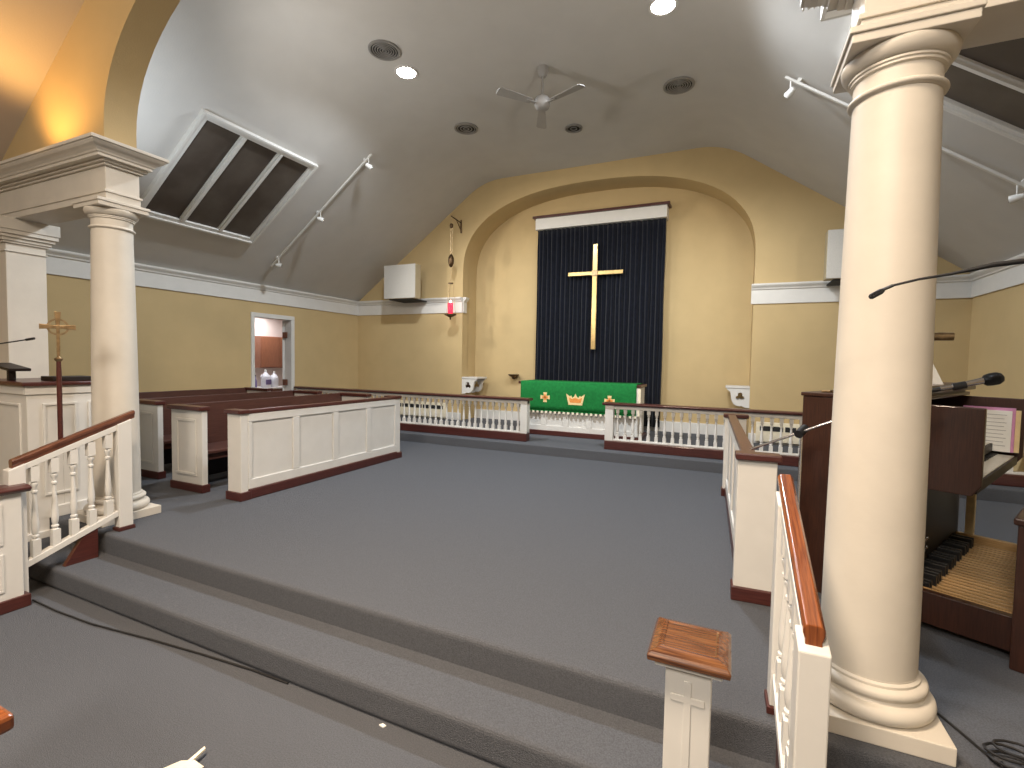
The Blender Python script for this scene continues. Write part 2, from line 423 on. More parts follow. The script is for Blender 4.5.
track(-1, 'thin white track light with three heads on the left ceiling slope')
track(1, 'thin white track light running down the right ceiling slope behind the column')

# ------------------------------------------------------------------ round ceiling vents and downlights
def ring(b, c, ro, ri, z0, z1, seg=36):
    pr = [(ri, z0), (ro, z0), (ro, z1), (ri, z1)]
    vs = []; fs = []
    for r, z in pr:
        for k in range(seg):
            a = 2*PI*k/seg; vs.append((c[0]+r*math.cos(a), c[1]+r*math.sin(a), z))
    for j in range(4):
        for k in range(seg):
            fs.append((j*seg+k, j*seg+(k+1) % seg, ((j+1) % 4)*seg+(k+1) % seg, ((j+1) % 4)*seg+k))
    b.add(vs, fs)
def vent(x, y, R, label, louvres=5):
    t = thing('ceiling_vent', label, 'ceiling vent', (x, y, FL))
    b = MB(); ring(b, (x, y), R, R*.84, FL-.02, FL+.001); b.build('frame', M['louver'], t, bevel=.004)
    MB().lathe([(R*.84, FL-.006), (R*.84, FL+.0)], (x, y, 0), 36).build('backing', M['dark'], t)
    for k in range(louvres):
        r = R*.76*(1-k/louvres)
        b = MB(); ring(b, (x, y), r, r-R*.06, FL-.018, FL-.007); b.build('louvre', M['louver'], t)
    return t
vent(-3.93, 4.80, .19, 'round dark louvred ceiling vent next to the left lit downlight')
vent(-3.99, 6.88, .19, 'round dark ceiling vent above the left roofline of the altar wall', 3)
vent(-.76, 6.91, .20, 'round dark ceiling vent below the right lit downlight', 5)
vent(-2.40, 7.52, .14, 'small round ceiling vent just beyond the ceiling fan', 2)
def downlight(x, y, label):
    t = thing('ceiling_downlight', label, 'ceiling light', (x, y, FL))
    b = MB(); ring(b, (x, y), .15, .12, FL-.014, FL+.001); b.build('trim_ring', M['white'], t, bevel=.003)
    MB().lathe([(.12, FL-.008), (.12, FL+.0)], (x, y, 0), 36).build('diffuser', M['lamp'], t)
downlight(-3.96, 5.27, 'bright round downlight beside the left louvred vent')
downlight(-.77, 5.34, 'bright round downlight at the top edge, right of the fan')

# hanging air box on the right slope
b_t = thing('duct_box', 'boxed white ceiling vent at the top edge beside the right column capital', 'duct', (.75, 4.3, 4.6))
bx = MB(); z0 = 4.60
ring_rect = [(0, 0), (.035, .02), (.07, .04)]
x0, x1, y0, y1 = .572, .90, 3.8, 4.79
bx.rframe('Z', z0, z0+.09, x0, x1, y0, y1, .03); bx.box(x0, x1, y0, y1, z0+.09, z0+.16)
bx.build('housing', M['ceil'], b_t, bevel=.003)
MB().box(x0+.03, x1-.03, y0+.03, y1-.03, z0+.05, z0+.06).build('panel', M['louver'], b_t)
for k in range(4):
    MB().box(.42+.038*k, .437+.038*k, 3.8, 4.60, z0+.0, z0+.13).build('louvre', M['ceil'], b_t, bevel=.003)
MB().box(.42, .575, 3.8, 4.60, z0+.13, z0+.25).build('louvre_box', M['ceil'], b_t)

# ------------------------------------------------------------------ ceiling fan
t = thing('ceiling_fan', 'grey three-bladed ceiling fan on a short rod', 'ceiling fan', (-2.295, 5.863, FL))
fx, fy = -2.295, 5.863
MB().lathe([(.0, -.12), (.03, -.12), (.05, -.10), (.075, -.04), (.075, 0.0)], (fx, fy, FL), 24).build('canopy', M['fan'], t, smooth=True)
MB().lathe([(.014, -.36), (.014, -.11)], (fx, fy, FL), 12).build('rod', M['fan'], t, smooth=True)
MB().lathe([(.0, -.52), (.05, -.52), (.085, -.50), (.10, -.46), (.10, -.40), (.08, -.37), (.03, -.35), (0, -.35)], (fx, fy, FL), 28).build('motor', M['fan'], t, smooth=True)
for k, a in enumerate((math.radians(-128), math.radians(-20), math.radians(112))):
    R_ = Matrix.Translation((fx, fy, FL-.45)) @ Matrix.Rotation(a, 4, 'Z') @ Matrix.Rotation(math.radians(10), 4, 'X')
    pr = [(.16, -.045), (.60, -.07), (.625, -.05), (.63, 0), (.625, .05), (.60, .07), (.16, .045)]
    bl = MB(R_).prism(pr, 'Z', -.004, .004).build('blade', M['fan'], t)
    MB(R_).box(.08, .22, -.018, .018, -.012, -.002).build('blade_arm', M['fan'], bl)

# ------------------------------------------------------------------ door and kitchen
b = MB()
for a in ((XL-.17, XL+.025, DY0-.05, DY0+.02, P, DZ-.02), (XL-.17, XL+.025, DY1-.02, DY1+.06, P, DZ-.02), (XL-.17, XL+.025, DY0-.05, DY1+.06, DZ-.02, DZ+.06)): b.box(*a)
d = struct(b.build('door_1', M['white'], bevel=.006), 'white framed doorway to a kitchen')
MB(Matrix.Translation((XL-.17, DY1-.045, 0)) @ Matrix.Rotation(math.radians(139), 4, 'Z')).box(0, .8, -.02, .02, P+.01, DZ-.03).build('door_leaf', M['white'], d, bevel=.004)
for z in (2.2, 1.25): MB().box(XL-.17, XL-.05, DY1-.07, DY1-.05, z-.06, z+.06).build('hinge', M['hinge'], d, bevel=.003)
KX = -10.6
struct(MB().box(KX-.1, KX, 5.2, 9.6, .2, 2.95).build('wall_kitchen_far', M['kwall']))
struct(MB().box(KX, XL-.15, 5.2, 5.3, .2, 2.95).build('wall_kitchen_near', M['kwall']))
struct(MB().box(KX, XL-.15, 9.5, 9.6, .2, 2.95).build('wall_kitchen_side', M['kwall']))
struct(MB().box(KX, XL-.15, 5.2, 9.6, 2.85, 2.95).build('ceiling_kitchen', M['kwall']))
struct(MB().box(KX, XL-.15, 5.2, 9.6, .22, .32).build('floor_kitchen', M['carpet']))
t = thing('strip_light', 'bright fluorescent strip seen at the top of the kitchen doorway', 'ceiling light', (-9.9, 7.9, 2.75))
MB().box(-10.15, -9.65, 7.1, 8.9, 2.80, 2.85).build('housing', M['white'], t)
MB().box(-10.12, -9.68, 7.12, 8.88, 2.77, 2.80).build('diffuser', M['striplamp'], t)
t = thing('wall_cabinet', 'brown wooden wall cabinet seen through the doorway', 'cabinet', (-10.45, 8.5, 1.5))
MB().box(-10.6, -10.32, 8.12, 9.2, 1.49, 2.26).build('body', M['cabinet'], t, bevel=.004)
for a in ((8.13, 8.65), (8.67, 9.19)): MB().box(-10.32, -10.30, a[0], a[1], 1.50, 2.25).build('door', M['cabinet'], t, bevel=.006)
t = thing('kitchen_counter', 'pale counter with brown front under the wall cabinet', 'counter', (-10.3, 8.2, P))
MB().box(-10.6, -10.0, 6.6, 9.4, P, .99).build('body', M['cabinet'], t, bevel=.004)
MB().box(-10.6, -9.96, 6.6, 9.4, .99, 1.03).build('worktop', M['kcount'], t, bevel=.006)
def jug(x, y, label, s=1):
    t = thing('plastic_jug', label, 'jug', (x, y, 1.03))
    MB().lathe([(.085*s, 0), (.10*s, .02), (.10*s, .22*s), (.09*s, .27*s), (.03*s, .33*s), (.022*s, .36*s)], (x, y, 1.03), 20).build('body', M['plastic'], t, smooth=True)
    MB().lathe([(.026*s, .36*s), (.026*s, .40*s)], (x, y, 1.03), 14).build('cap', M['paper'], t, smooth=True)
    MB().tube([(x-.0, y-.09*s, 1.03+.2*s), (x, y-.13*s, 1.03+.24*s), (x, y-.09*s, 1.03+.29*s), (x, y-.03*s, 1.03+.3*s)], .012*s, 8).build('handle', M['plastic'], t, smooth=True)
    return t
t = jug(-10.12, 8.10, 'round white plastic jug with a purple label on the kitchen counter', 1.05)
MB().box(-10.03, -10.008, 8.03, 8.17, 1.10, 1.22).build('label', M['purple'], t, bevel=.003)
jug(-10.15, 8.36, 'plain white plastic jug with tall cap at the right end of the counter', .95)
t = thing('dark_bottle', 'dark bottle left of the white jugs on the counter', 'bottle', (-10.2, 7.9, 1.03))
MB().lathe([(.035, 0), (.04, .02), (.04, .16), (.015, .22), (.015, .27)], (-10.2, 7.88, 1.03), 14).build('body', M['purple'], t, smooth=True)
MB().lathe([(.018, .27), (.018, .30)], (-10.2, 7.88, 1.03), 14).build('cap', M['black'], t, smooth=True)
t = thing('soap_bottle', 'small pale bottle on a dark foot, leftmost on the counter', 'bottle', (-10.2, 7.62, 1.03))
MB().lathe([(.04, 0), (.04, .04)], (-10.2, 7.62, 1.03), 14).build('foot', M['black'], t, smooth=True)
MB().lathe([(.035, .04), (.035, .16), (.012, .20), (.012, .24)], (-10.2, 7.62, 1.03), 14).build('body', M['manila'], t, smooth=True)

# ------------------------------------------------------------------ balusters and rails
def baluster_mesh(name, x, y, z0, z1, w, tall=False):
    """turned baluster: square blocks at both ends with a vase in between"""
    h = z1-z0; b = MB(); hb = h*(.17 if not tall else .2); ht = h*(.14 if not tall else .16)
    b.box(x-w/2, x+w/2, y-w/2, y+w/2, z0, z0+hb); b.box(x-w/2, x+w/2, y-w/2, y+w/2, z1-ht, z1)
    r = w/2; a0 = z0+hb; L = h-hb-ht
    pr = [(.95, 0), (.55, .02), (.95, .045), (.95, .07), (.6, .085), (.8, .12), (.95, .2), (.9, .3), (.7, .5), (.5, .72), (.48, .78), (.8, .80), (.8, .83), (.5, .85), (.62, .9), (.9, .93), (.9, .96), (.5, .98), (.95, 1.0)]
    b.lathe([(p[0]*r, p[1]*L) for p in pr], (x, y, a0), 14)
    return b
# altar rails along X
def altar_rail(x0, x1, label, postx):
    t = thing('altar_rail', label, 'altar rail', ((x0+x1)/2, 7.2, SZ))
    y0, y1 = 7.13, 7.23
    MB().box(x0, x1, 7.10, 7.26, SZ, SZ+.13).build('base_board', M['maroonx'], t, bevel=.01)
    MB().box(x0, x1, 7.14, 7.22, SZ+.13, SZ+.155).build('bottom_rail', M['white'], t, bevel=.004)
    MB().box(x0, x1, 7.14, 7.22, SZ+.605, SZ+.66).build('top_rail', M['white'], t, bevel=.004)
    c = MB().prism([(7.10, SZ+.66), (7.26, SZ+.66), (7.275, SZ+.675), (7.275, SZ+.69), (7.25, SZ+.70), (7.11, SZ+.70), (7.085, SZ+.69), (7.085, SZ+.675)], 'X', x0-.04 if postx[0] == x0 else x0, x1+.04 if postx[-1] == x1 else x1).build('rail_cap', M['maroonx'], t, bevel=.004)
    for px in postx:
        sgn = 1 if px == x0 else -1
        a, b_ = (px, px+.12) if px == x0 else (px-.12, px)
        MB().box(a, b_, 7.12, 7.24, SZ+.13, SZ+.66).build('end_post', M['white'], t, bevel=.005)
    n = int((x1-x0-.24)/.112); step = (x1-x0-.24)/n
    first = None
    for i in range(n):
        x = x0+.12+step*(i+.5)
        if first is None:
            first = baluster_mesh('baluster', x, 7.18, SZ+.155, SZ+.605, .045).build('baluster', M['white'], t, smooth=True, auto=30); fx0 = x
        else: dup_part(first, t, (x-fx0, 0, 0))
    return t
altar_rail(-8.05, -2.94, 'white balustered altar rail with dark cap, left of the altar opening', [-2.94])
altar_rail(-1.68, 3.06, 'white balustered altar rail with dark cap, right of the altar opening', [-1.68])

# handrails on the steps
def handrail(cx, label, mat):
    t = thing('stair_handrail', label, 'handrail', (cx, 1.95, 0))
    k = .372
    zt = lambda y: 1.0+k*(y-1.55)          # top of the handrail
    ya, yb = (1.585, 2.34)
    sh = [(-.022, -.062), (.022, -.062), (.022, -.045), (.028, -.028), (.028, -.012), (.019, 0), (-.019, 0), (-.028, -.012), (-.028, -.028), (-.022, -.045)]
    vs = []; n = len(sh)
    for y in (ya, yb):
        for px, pz in sh: vs.append((cx+px, y, zt(y)+pz))
    MB().add(vs, [tuple(range(n-1, -1, -1)), tuple(range(n, 2*n))]+[(i, (i+1) % n, n+(i+1) % n, n+i) for i in range(n)]).build('handrail', mat, t, bevel=.003)
    def sloped(y0, y1, dz0, dz1, w, name, mat):
        v = [(cx+s*w/2, y, zt(y)+dz) for y in (y0, y1) for dz in (dz0, dz1) for s in (-1, 1)]
        MB().add(v, [(0, 1, 3, 2), (4, 6, 7, 5), (0, 4, 5, 1), (2, 3, 7, 6), (0, 2, 6, 4), (1, 5, 7, 3)]).build(name, mat, t, bevel=.003)
    lp = 1.60; up = 2.21
    sloped(lp+.05, up, -.105, -.062, .05, 'top_rail', M['white'])
    sloped(lp+.05, up, -.80, -.755, .06, 'bottom_rail', M['white'])
    v0, v1 = lp-.04, lp+.05
    # lower post
    vs = [(cx-.041, v0, 0), (cx+.041, v0, 0), (cx+.041, v1, 0), (cx-.041, v1, 0), (cx-.041, v0, zt(v0)-.058), (cx+.041, v0, zt(v0)-.058), (cx+.041, v1, zt(v1)-.058), (cx-.041, v1, zt(v1)-.058)]
    MB().add(vs, [(0, 3, 2, 1), (4, 5, 6, 7), (0, 1, 5, 4), (2, 3, 7, 6), (0, 4, 7, 3), (1, 2, 6, 5)]).build('lower_post', M['white'], t, bevel=.005)
    v0, v1 = up, up+.10
    vs = [(cx-.036, v0, P+.03), (cx+.036, v0, P+.03), (cx+.036, v1, P+.03), (cx-.036, v1, P+.03), (cx-.036, v0, zt(v0)-.058), (cx+.036, v0, zt(v0)-.058), (cx+.036, v1, zt(v1)-.058), (cx-.036, v1, zt(v1)-.058)]
    MB().add(vs, [(0, 3, 2, 1), (4, 5, 6, 7), (0, 1, 5, 4), (2, 3, 7, 6), (0, 4, 7, 3), (1, 2, 6, 5)]).build('upper_post', M['white'], t, bevel=.005)
    MB().box(cx-.046, cx+.046, up-.01, up+.11, P, P+.03).build('post_base', M['maroon'], t, bevel=.003)
    MB().prism([(1.86, .16), (2.07, .16), (2.07, zt(2.07)-.80), (1.98, zt(1.98)-.80)], 'X', cx-.022, cx+.022).build('stringer', M['maroon'], t, bevel=.002)
    first = None
    for i in range(5):
        y = lp+.05+(up-lp-.05)*(i+.5)/5
        if first is None:
            w = .046; z0 = zt(y)-.755-.01; z1 = zt(y)-.12
            first = baluster_mesh('baluster', cx, y, z0-.008, z1+.008, w, True).build('baluster', M['white'], t, smooth=True, auto=30); y0 = y
        else: dup_part(first, t, (0, y-y0, k*(y-y0)))
    return t
handrail(-4.49, 'sloping oak handrail on white turned balusters at the left of the steps', M['dimoak'])
hr = handrail(.237, 'glossy oak handrail on white posts beside the right column', M['oak'])
hr.rotation_euler.z = .022

# newel and low wall of the nave
def newel(x, y, z, label, cross):
    t = thing('newel_post', label, 'newel post', (x, y, 0))
    w = .068
    MB().box(x-w, x+w, y-w, y+w, 0, z-.045).build('post', M['white'], t, bevel=.004)
    MB().box(x-w-.015, x+w+.015, y-w-.015, y+w+.015, 0, .10).build('base_board', M['maroonx'], t, bevel=.004)
    MB().box(x-w-.03, x+w+.03, y-w-.03, y+w+.03, z-.06, z-.045).build('neck_moulding', M['white'], t, bevel=.003)
    c = .126; vs = []
    lay = [(.100, z-.045), (.119, z-.038), (.121, z-.022), (.112, z-.012), (.093, z-.004), (.081, z), (.075, z-.004)]
    for e, zz in lay: vs += [(x-e, y-e, zz), (x+e, y-e, zz), (x+e, y+e, zz), (x-e, y+e, zz)]
    fs = [(3, 2, 1, 0)]
    for j in range(len(lay)-1):
        for k in range(4): fs.append((4*j+k, 4*j+(k+1) % 4, 4*j+4+(k+1) % 4, 4*j+4+k))
    m = len(lay)-1; fs.append((4*m, 4*m+1, 4*m+2, 4*m+3))
    cp = MB().add(vs, fs).build('cap', M['oakcap'], t, bevel=.003)
    if cross:
        g = MB(); f = y-w-.004; zc = z-.165
        a_ = .011; g.prism([(x-a_, z-.56), (x+a_, z-.56), (x+a_, zc-a_), (x+.05, zc-a_), (x+.05, zc+a_), (x+a_, zc+a_), (x+a_, z-.105), (x-a_, z-.105), (x-a_, zc+a_), (x-.05, zc+a_), (x-.05, zc-a_), (x-a_, zc-a_)], 'Y', f, y-w)
        g.build('carved_cross', M['white'], t, bevel=.0015)
    return t
newel(-.086, 1.635, .868, 'short white post with flat polished wooden cap and carved cross, in the foreground', True)

t = thing('low_wall', 'white panelled low wall end with dark cap at the left edge, below the handrail', 'low wall', (-4.45, 1.2, 0))
MB().box(-4.51, -4.385, .70, 1.60, .0, .80).build('body', M['white'], t, bevel=.004)
b = MB()
for a in ((.74, 1.12), (1.18, 1.50)):
    for z0, z1 in ((.14, .40), (.46, .74)):
        b.rframe('X', -4.386, -4.376, a[0], a[1], z0, z1, .02)
b.build('panel_moulding', M['white'], t, bevel=.003)
MB().prism([(-4.53, .80), (-4.365, .80), (-4.345, .82), (-4.345, .832), (-4.39, .845), (-4.505, .845), (-4.55, .832), (-4.55, .82)], 'Y', .66, 1.64).build('cap', M['maroon'], t, bevel=.003)
MB().box(-4.53, -4.365, .68, 1.63, 0, .085).build('base_board', M['maroon'], t, bevel=.006)

# ------------------------------------------------------------------ choir pews (left) and front screens
def panel_y(b, x, y0, y1, z0, z1, s, n, d=.012):
    """frame mouldings for n recessed panels on a face x, facing s"""
    w = (y1-y0)/n
    for i in range(n):
        a, c = y0+i*w+.05, y0+(i+1)*w-.05
        for bx_ in ((a, c, z0, z0+.03), (a, c, z1-.03, z1), (a, a+.025, z0, z1), (c-.025, c, z0, z1)):
            b.box(min(x, x+s*d), max(x, x+s*d), *bx_)
def screen(x0, x1, y0, y1, face, label, panels):
    """x0..x1 end post width, panel plane at the side 'face'"""
    t = thing('choir_screen', label, 'choir screen', ((x0+x1)/2, (y0+y1)/2, P))
    px = x1-.03 if face > 0 else x0+.03
    q0, q1 = (x1-.05, x1-.012) if face > 0 else (x0+.045, x0+.085)
    MB().box(q0, q1, y0+.08, y1-.08, P+.10, P+.87).build('panel_board', M['white'], t)
    b = MB(); fx = q1 if face > 0 else q0
    e = .016*face
    X0, X1 = min(fx, fx+e), max(fx, fx+e)
    L = (y1-y0-.16)/panels
    b.box(X0, X1, y0+.08, y1-.08, P+.10, P+.20); b.box(X0, X1, y0+.08, y1-.08, P+.78, P+.87)
    for i in range(panels+1):
        yy = y0+.08+i*L; b.box(X0, X1, max(y0+.08, yy-.045), min(y1-.08, yy+.045), P+.20, P+.78)
    b.build('panel_frame', M['white'], t, bevel=.006)
    for ya, yb in ((y0, y0+.08), (y1-.08, y1)):
        MB().box(x0, x1, ya, yb, P+.08, P+.865).build('end_post', M['white'], t, bevel=.005)
        MB().box(x0-.015, x1+.02, ya-.03, yb+.012, P+.865, P+.905).build('post_cap', M['maroonx'], t, bevel=.008)
        MB().box(x0-.012, x1+.022, ya-.02, yb+.02, P, P+.085).build('post_base', M['maroonx'], t, bevel=.006)
    MB().box(q0-.02, q1+.02, y0+.08, y1-.08, P+.86, P+.90).build('rail_cap', M['maroon'], t, bevel=.008)
    MB().box(q0-.02 if face < 0 else q0, q1+.03 if face > 0 else q1, y0+.08, y1-.08, P, P+.10).build('base_board', M['maroon'], t, bevel=.01)
    return t
screen(-4.56, -4.365, 3.21, 5.73, 1, 'white four-panel screen in front of the left choir pews', 4)
rs = screen(.012, .225, 3.22, 5.83, -1, 'narrow looking white screen with dark cap behind the right handrail', 4)
rs.rotation_euler.z = .038

def pew(xa, xb, y0, y1, label):
    """faces +X: back at xa"""
    t = thing('choir_pew', label, 'pew', ((xa+xb)/2, (y0+y1)/2, P), group='dark choir pews on the left')
    for ya, yb, near in ((y0, y0+.06, 1), (y1-.06, y1, 0)):
        e = MB().box(xa, xb, ya, yb, P+.08, P+.86).build('pew_end', M['white'], t, bevel=.005)
        f = MB(); yy = ya-.012 if near else yb; ye = ya if near else yb+.012
        f.rframe('Y', yy, ye, xa+.09, xb-.09, P+.17, P+.77, .03)
        f.build('panel_moulding', M['white'], e, bevel=.004)
        MB().box(xa-.03, xb+.02, ya-.035, yb+.02, P+.86, P+.905).build('end_cap', M['maroonx'], t, bevel=.008)
        MB().box(xa-.015, xb+.015, ya-.015, yb+.015, P, P+.085).build('end_base', M['maroonx'], t, bevel=.006)
    MB().prism([(xa+.02, P+.42), (xa+.045, P+.42), (xa-.01+.02, P+.90), (xa-.035+.02, P+.90)], 'Y', y0+.06, y1-.06).build('backrest', M['brownwood'], t, bevel=.006)
    MB().box(xa+.02, xb-.03, y0+.06, y1-.06, P+.39, P+.43).build('seat', M['brownwood'], t, bevel=.01)
    MB().box(xb-.11, xb-.08, y0+.06, y1-.06, P+.32, P+.39).build('seat_apron', M['brownwood'], t, bevel=.004)
    MB().box(xa+.02, xa+.04, y0+.06, y1-.06, P+.06, P+.40).build('lower_back', M['darkwood'], t)
    return t
pew(-5.48, -4.97, 3.22, 5.78, 'dark choir pew directly behind the white panelled screen')
pew(-6.49, -5.97, 3.36, 5.78, 'dark choir pew in the middle, beside the left column')
pew(-7.62, -7.09, 3.46, 5.78, 'dark choir pew farthest left, against the kitchen wall')

# ------------------------------------------------------------------ pulpit, its things, processional cross
t = thing('pulpit', 'white panelled pulpit with dark cap at the left edge', 'pulpit', (-5.75, 2.3, .16))
b = MB(); b.box(-6.2, -5.35, 2.0, 2.235, .32, 1.47); b.box(-6.2, -5.35, 2.0, 2.13, .16, .33); b.build('body', M['white'], t, bevel=.004)
b = MB(); b.box(-6.2, -5.35, 2.235, 2.68, .325, 1.47)
b.build('side_body', M['white'], t, bevel=.004)
b = MB()
b.box(-5.352, -5.335, 1.985, 2.68, 1.40, 1.47); b.box(-6.2, -5.352, 1.985, 2.001, 1.40, 1.47)
for y0, y1 in ((2.10, 2.34), (2.42, 2.62)):
    b.rframe('X', -5.352, -5.338, y0, y1, .52, 1.32, .02)
b.rframe('Y', 1.988, 2.001, -6.1, -5.45, .52, 1.32, .02)
b.build('panel_moulding', M['white'], t, bevel=.003)
b = MB(); b.box(-6.22, -5.325, 1.975, 2.13, .16, .22); b.box(-5.352, -5.325, 2.14, 2.69, .32, .42); b.build('base_moulding', M['white'], t, bevel=.006)
MB().box(-6.24, -5.31, 1.96, 2.70, 1.47, 1.505).build('cap', M['maroonx'], t, bevel=.01)
t = thing('reading_desk', 'dark slanted reading desk on the pulpit at the left edge', 'reading desk', (-5.75, 2.02, 1.505))
MB(Matrix.Translation((-5.78, 2.09, 1.62)) @ Matrix.Rotation(.12, 4, 'Y')).box(-.22, .16, -.10, .05, -.012, .012).build('board', M['darkwood'], t, bevel=.004)
MB().box(-5.80, -5.76, 2.04, 2.09, 1.505, 1.61).build('foot', M['darkwood'], t, bevel=.004)
tag(MB().box(-5.62, -5.40, 2.20, 2.50, 1.506, 1.545).build('pulpit_book', M['darkwood'], bevel=.004), 'flat dark book lying on the pulpit cap beside the cross', 'book')
t = thing('gooseneck_microphone', 'thin gooseneck microphone over the pulpit at the left edge', 'microphone', (-5.80, 2.30, 1.505))
MB().tube([(-6.05, 1.99, 1.505), (-6.04, 1.99, 1.70), (-6.0, 2.0, 1.80), (-5.9, 2.03, 1.825), (-5.66, 2.125, 1.865)], .006, 8).build('stalk', M['black'], t, smooth=True)
MB().tube([(-5.66, 2.125, 1.865), (-5.59, 2.152, 1.878)], .011, 10).build('head', M['mesh'], t, smooth=True)
MB().lathe([(.045, 0), (.045, .012), (.012, .02)], (-6.05, 1.995+.03, 1.505), 20).build('base', M['black'], t, smooth=True)

cx, cy = -4.545, 1.885
t = thing('processional_cross', 'brass Celtic cross on a dark wooden pole clipped behind the left handrail', 'cross', (cx, cy, 1.05))
MB().lathe([(.013, 1.06), (.0155, 1.09), (.0155, 1.6), (.013, 1.695)], (cx, cy, 0), 16).build('pole', M['maroon'], t, smooth=True)
MB().lathe([(.014, 1.69), (.024, 1.70), (.026, 1.712), (.012, 1.72), (.007, 1.73)], (cx, cy, 0), 20).build('collar', M['oldbrass'], t, smooth=True)
MB().box(cx-.018, cx+.028, cy-.02, cy+.02, 1.075, 1.095).build('clip', M['bronze'], t, bevel=.003)
# cross lies in a plane facing the nave, turned a little
ang = math.radians(72)
F = frame((cx, cy, 1.945), (math.cos(ang), math.sin(ang), 0), (-math.sin(ang), math.cos(ang), 0), (0, 0, 1))
b = MB(F)
def flare(a0, a1, w0, w1, horiz):
    q = [(a0, -w0), (a1, -w1), (a1, w1), (a0, w0)]
    if not horiz: q = [(p[1], p[0]) for p in q]
    b.prism(q, 'Y', -.009, .009)
flare(0, .10, .010, .019, True); flare(0, -.10, .010, .019, True); flare(0, .112, .010, .019, False); flare(0, -.215, .010, .010, False)
b.box(-.015, .015, -.013, .013, -.015, .015)
b.build('cross', M['oldbrass'], t, bevel=.002)
g = MB(F); vs = []; fs = []
seg = 40
for k in range(seg):
    a = 2*PI*k/seg
    for r, y in ((.062, -.005), (.050, -.005), (.050, .005), (.062, .005)): vs.append((r*math.cos(a), y, r*math.sin(a)))
for k in range(seg):
    for j in range(4): fs.append((4*k+j, 4*k+(j+1) % 4, 4*((k+1) % seg)+(j+1) % 4, 4*((k+1) % seg)+j))
g.add(vs, fs); g.build('ring', M['oldbrass'], t)

# ------------------------------------------------------------------ altar and its cloth
AX0, AX1, AY = -3.44, -1.33, 7.97
t = thing('altar', 'white panelled altar under the green cloth', 'altar', ((AX0+AX1)/2, 8.3, SZ))
MB().box(AX0+.05, AX1-.02, AY+.03, 8.62, SZ+.08, 1.36).build('body', M['white'], t, bevel=.005)
b = MB()
n = 5; w = (AX1-AX0-.07)/n
for i in range(n+1):
    x = AX0+.05+i*w; b.box(max(AX0+.05, x-.05), min(AX1-.02, x+.05), AY+.012, AY+.031, SZ+.17, 1.34)
b.box(AX0+.05, AX1-.02, AY+.012, AY+.031, SZ+.08, SZ+.17)
b.build('panel_frame', M['white'], t, bevel=.004)
MB().box(AX0, AX1+.03, AY-.02, 8.65, SZ, SZ+.085).build('base_board', M['maroonx'], t, bevel=.008)
MB().box(AX0-.03, AX1+.02, AY-.0, 8.60, 1.36, 1.405).build('top', M['maroonx'], t, bevel=.006)
for x in (AX1-.05,):
    MB().lathe([(.03, SZ+.09), (.03, SZ+.14), (.02, SZ+.17), (.022, 1.25), (.03, 1.30), (.03, 1.35)], (x+.02, AY-.0, 0), 16).build('corner_column', M['white'], t, smooth=True)
# frontal: a cloth draped over the top and down the front
cl = MB(); th = .006
fx0, fx1 = AX0+.03, -1.37
nseg = 60
rows = [(8.60, 1.412), (8.2, 1.412), (AY-.015, 1.412), (AY-.024, 1.40), (AY-.026, 1.2), (AY-.026, 1.0), (AY-.024, .90)]
vs = []; fs = []
for (yy, zz) in rows:
    for i in range(nseg+1):
        x = fx0+(fx1-fx0)*i/nseg
        wv = .004*math.sin(i*.55)*(1.4-zz)*2 if yy < 8 else 0
        vs.append((x, yy-abs(wv), zz))
R_ = len(rows)
for j in range(R_-1):
    for i in range(nseg): a = j*(nseg+1)+i; fs.append((a, a+1, a+nseg+2, a+nseg+1))
cl.add(vs, fs)
root = cl.build('altar_cloth', M['green'], smooth=True, auto=60)
sol = root.modifiers.new('solid', 'SOLIDIFY'); sol.thickness = .005; sol.offset = 1
tag(root, 'green altar cloth with gold crown and crosses and a fringed hem', 'altar cloth')
FY = AY-.034
def plate(poly, mat, name, d=.004):
    return MB().prism(poly, 'Y', FY-d, FY+.004).build(name, mat, root)
def maltese(cx_, cz_, s, mat, name, d=.004):
    for dx, dz in ((1, 0), (-1, 0), (0, 1), (0, -1)):
        pass
    b = MB()
    for dx, dz in ((1, 0), (-1, 0), (0, 1), (0, -1)):
        px_, pz_ = -dz, dx
        q = [(cx_+px_*s*.22, cz_+pz_*s*.22), (cx_+dx*s+px_*s*.42, cz_+dz*s+pz_*s*.42), (cx_+dx*s-px_*s*.42, cz_+dz*s-pz_*s*.42), (cx_-px_*s*.22, cz_-pz_*s*.22)]
        b.prism(q, 'Y', FY-d, FY+.004)
    b.box(cx_-s*.25, cx_+s*.25, FY-d, FY+.004, cz_-s*.25, cz_+s*.25)
    return b.build(name, mat, root)
def w2(px):  # x on the cloth for a photo column, used once to place the emblems
    return -3.433+(px-521)*(2.07/117.)
for px_, zz in ((545, 1.14), (608, 1.13)):
    x = {545: -2.94, 608: -1.805}[px_]
    e = maltese(x, zz, .085, M['gold'], 'embroidered_cross')
    c2 = maltese(x, zz, .052, M['orange'], 'cross_inlay', .006); c2.parent = e
xc = -2.39; zc = 1.13
q = [(-.12, -.10), (.12, -.10), (.165, .09), (.10, .045), (.075, .06), (.05, .02), (.02, .05), (0, .095), (-.02, .05), (-.05, .02), (-.075, .06), (-.10, .045), (-.165, .09)]
e = plate([(xc+a, zc+c) for a, c in q], M['gold'], 'embroidered_crown')
q = [(-.095, -.06), (.095, -.06), (.115, .03), (.06, .0), (0, .025), (-.06, .0), (-.115, .03)]
c2 = plate([(xc+a, zc+c) for a, c in q], M['orange'], 'crown_inlay', .006); c2.parent = e
b = MB(); n = 26
for i in range(n):
    x = fx0+.012+(fx1-fx0-.024)*i/(n-1)
    b.box(x-.019, x+.019, AY-.040, AY-.022, .862, .90)
b.build('fringe', M['cream'], root)
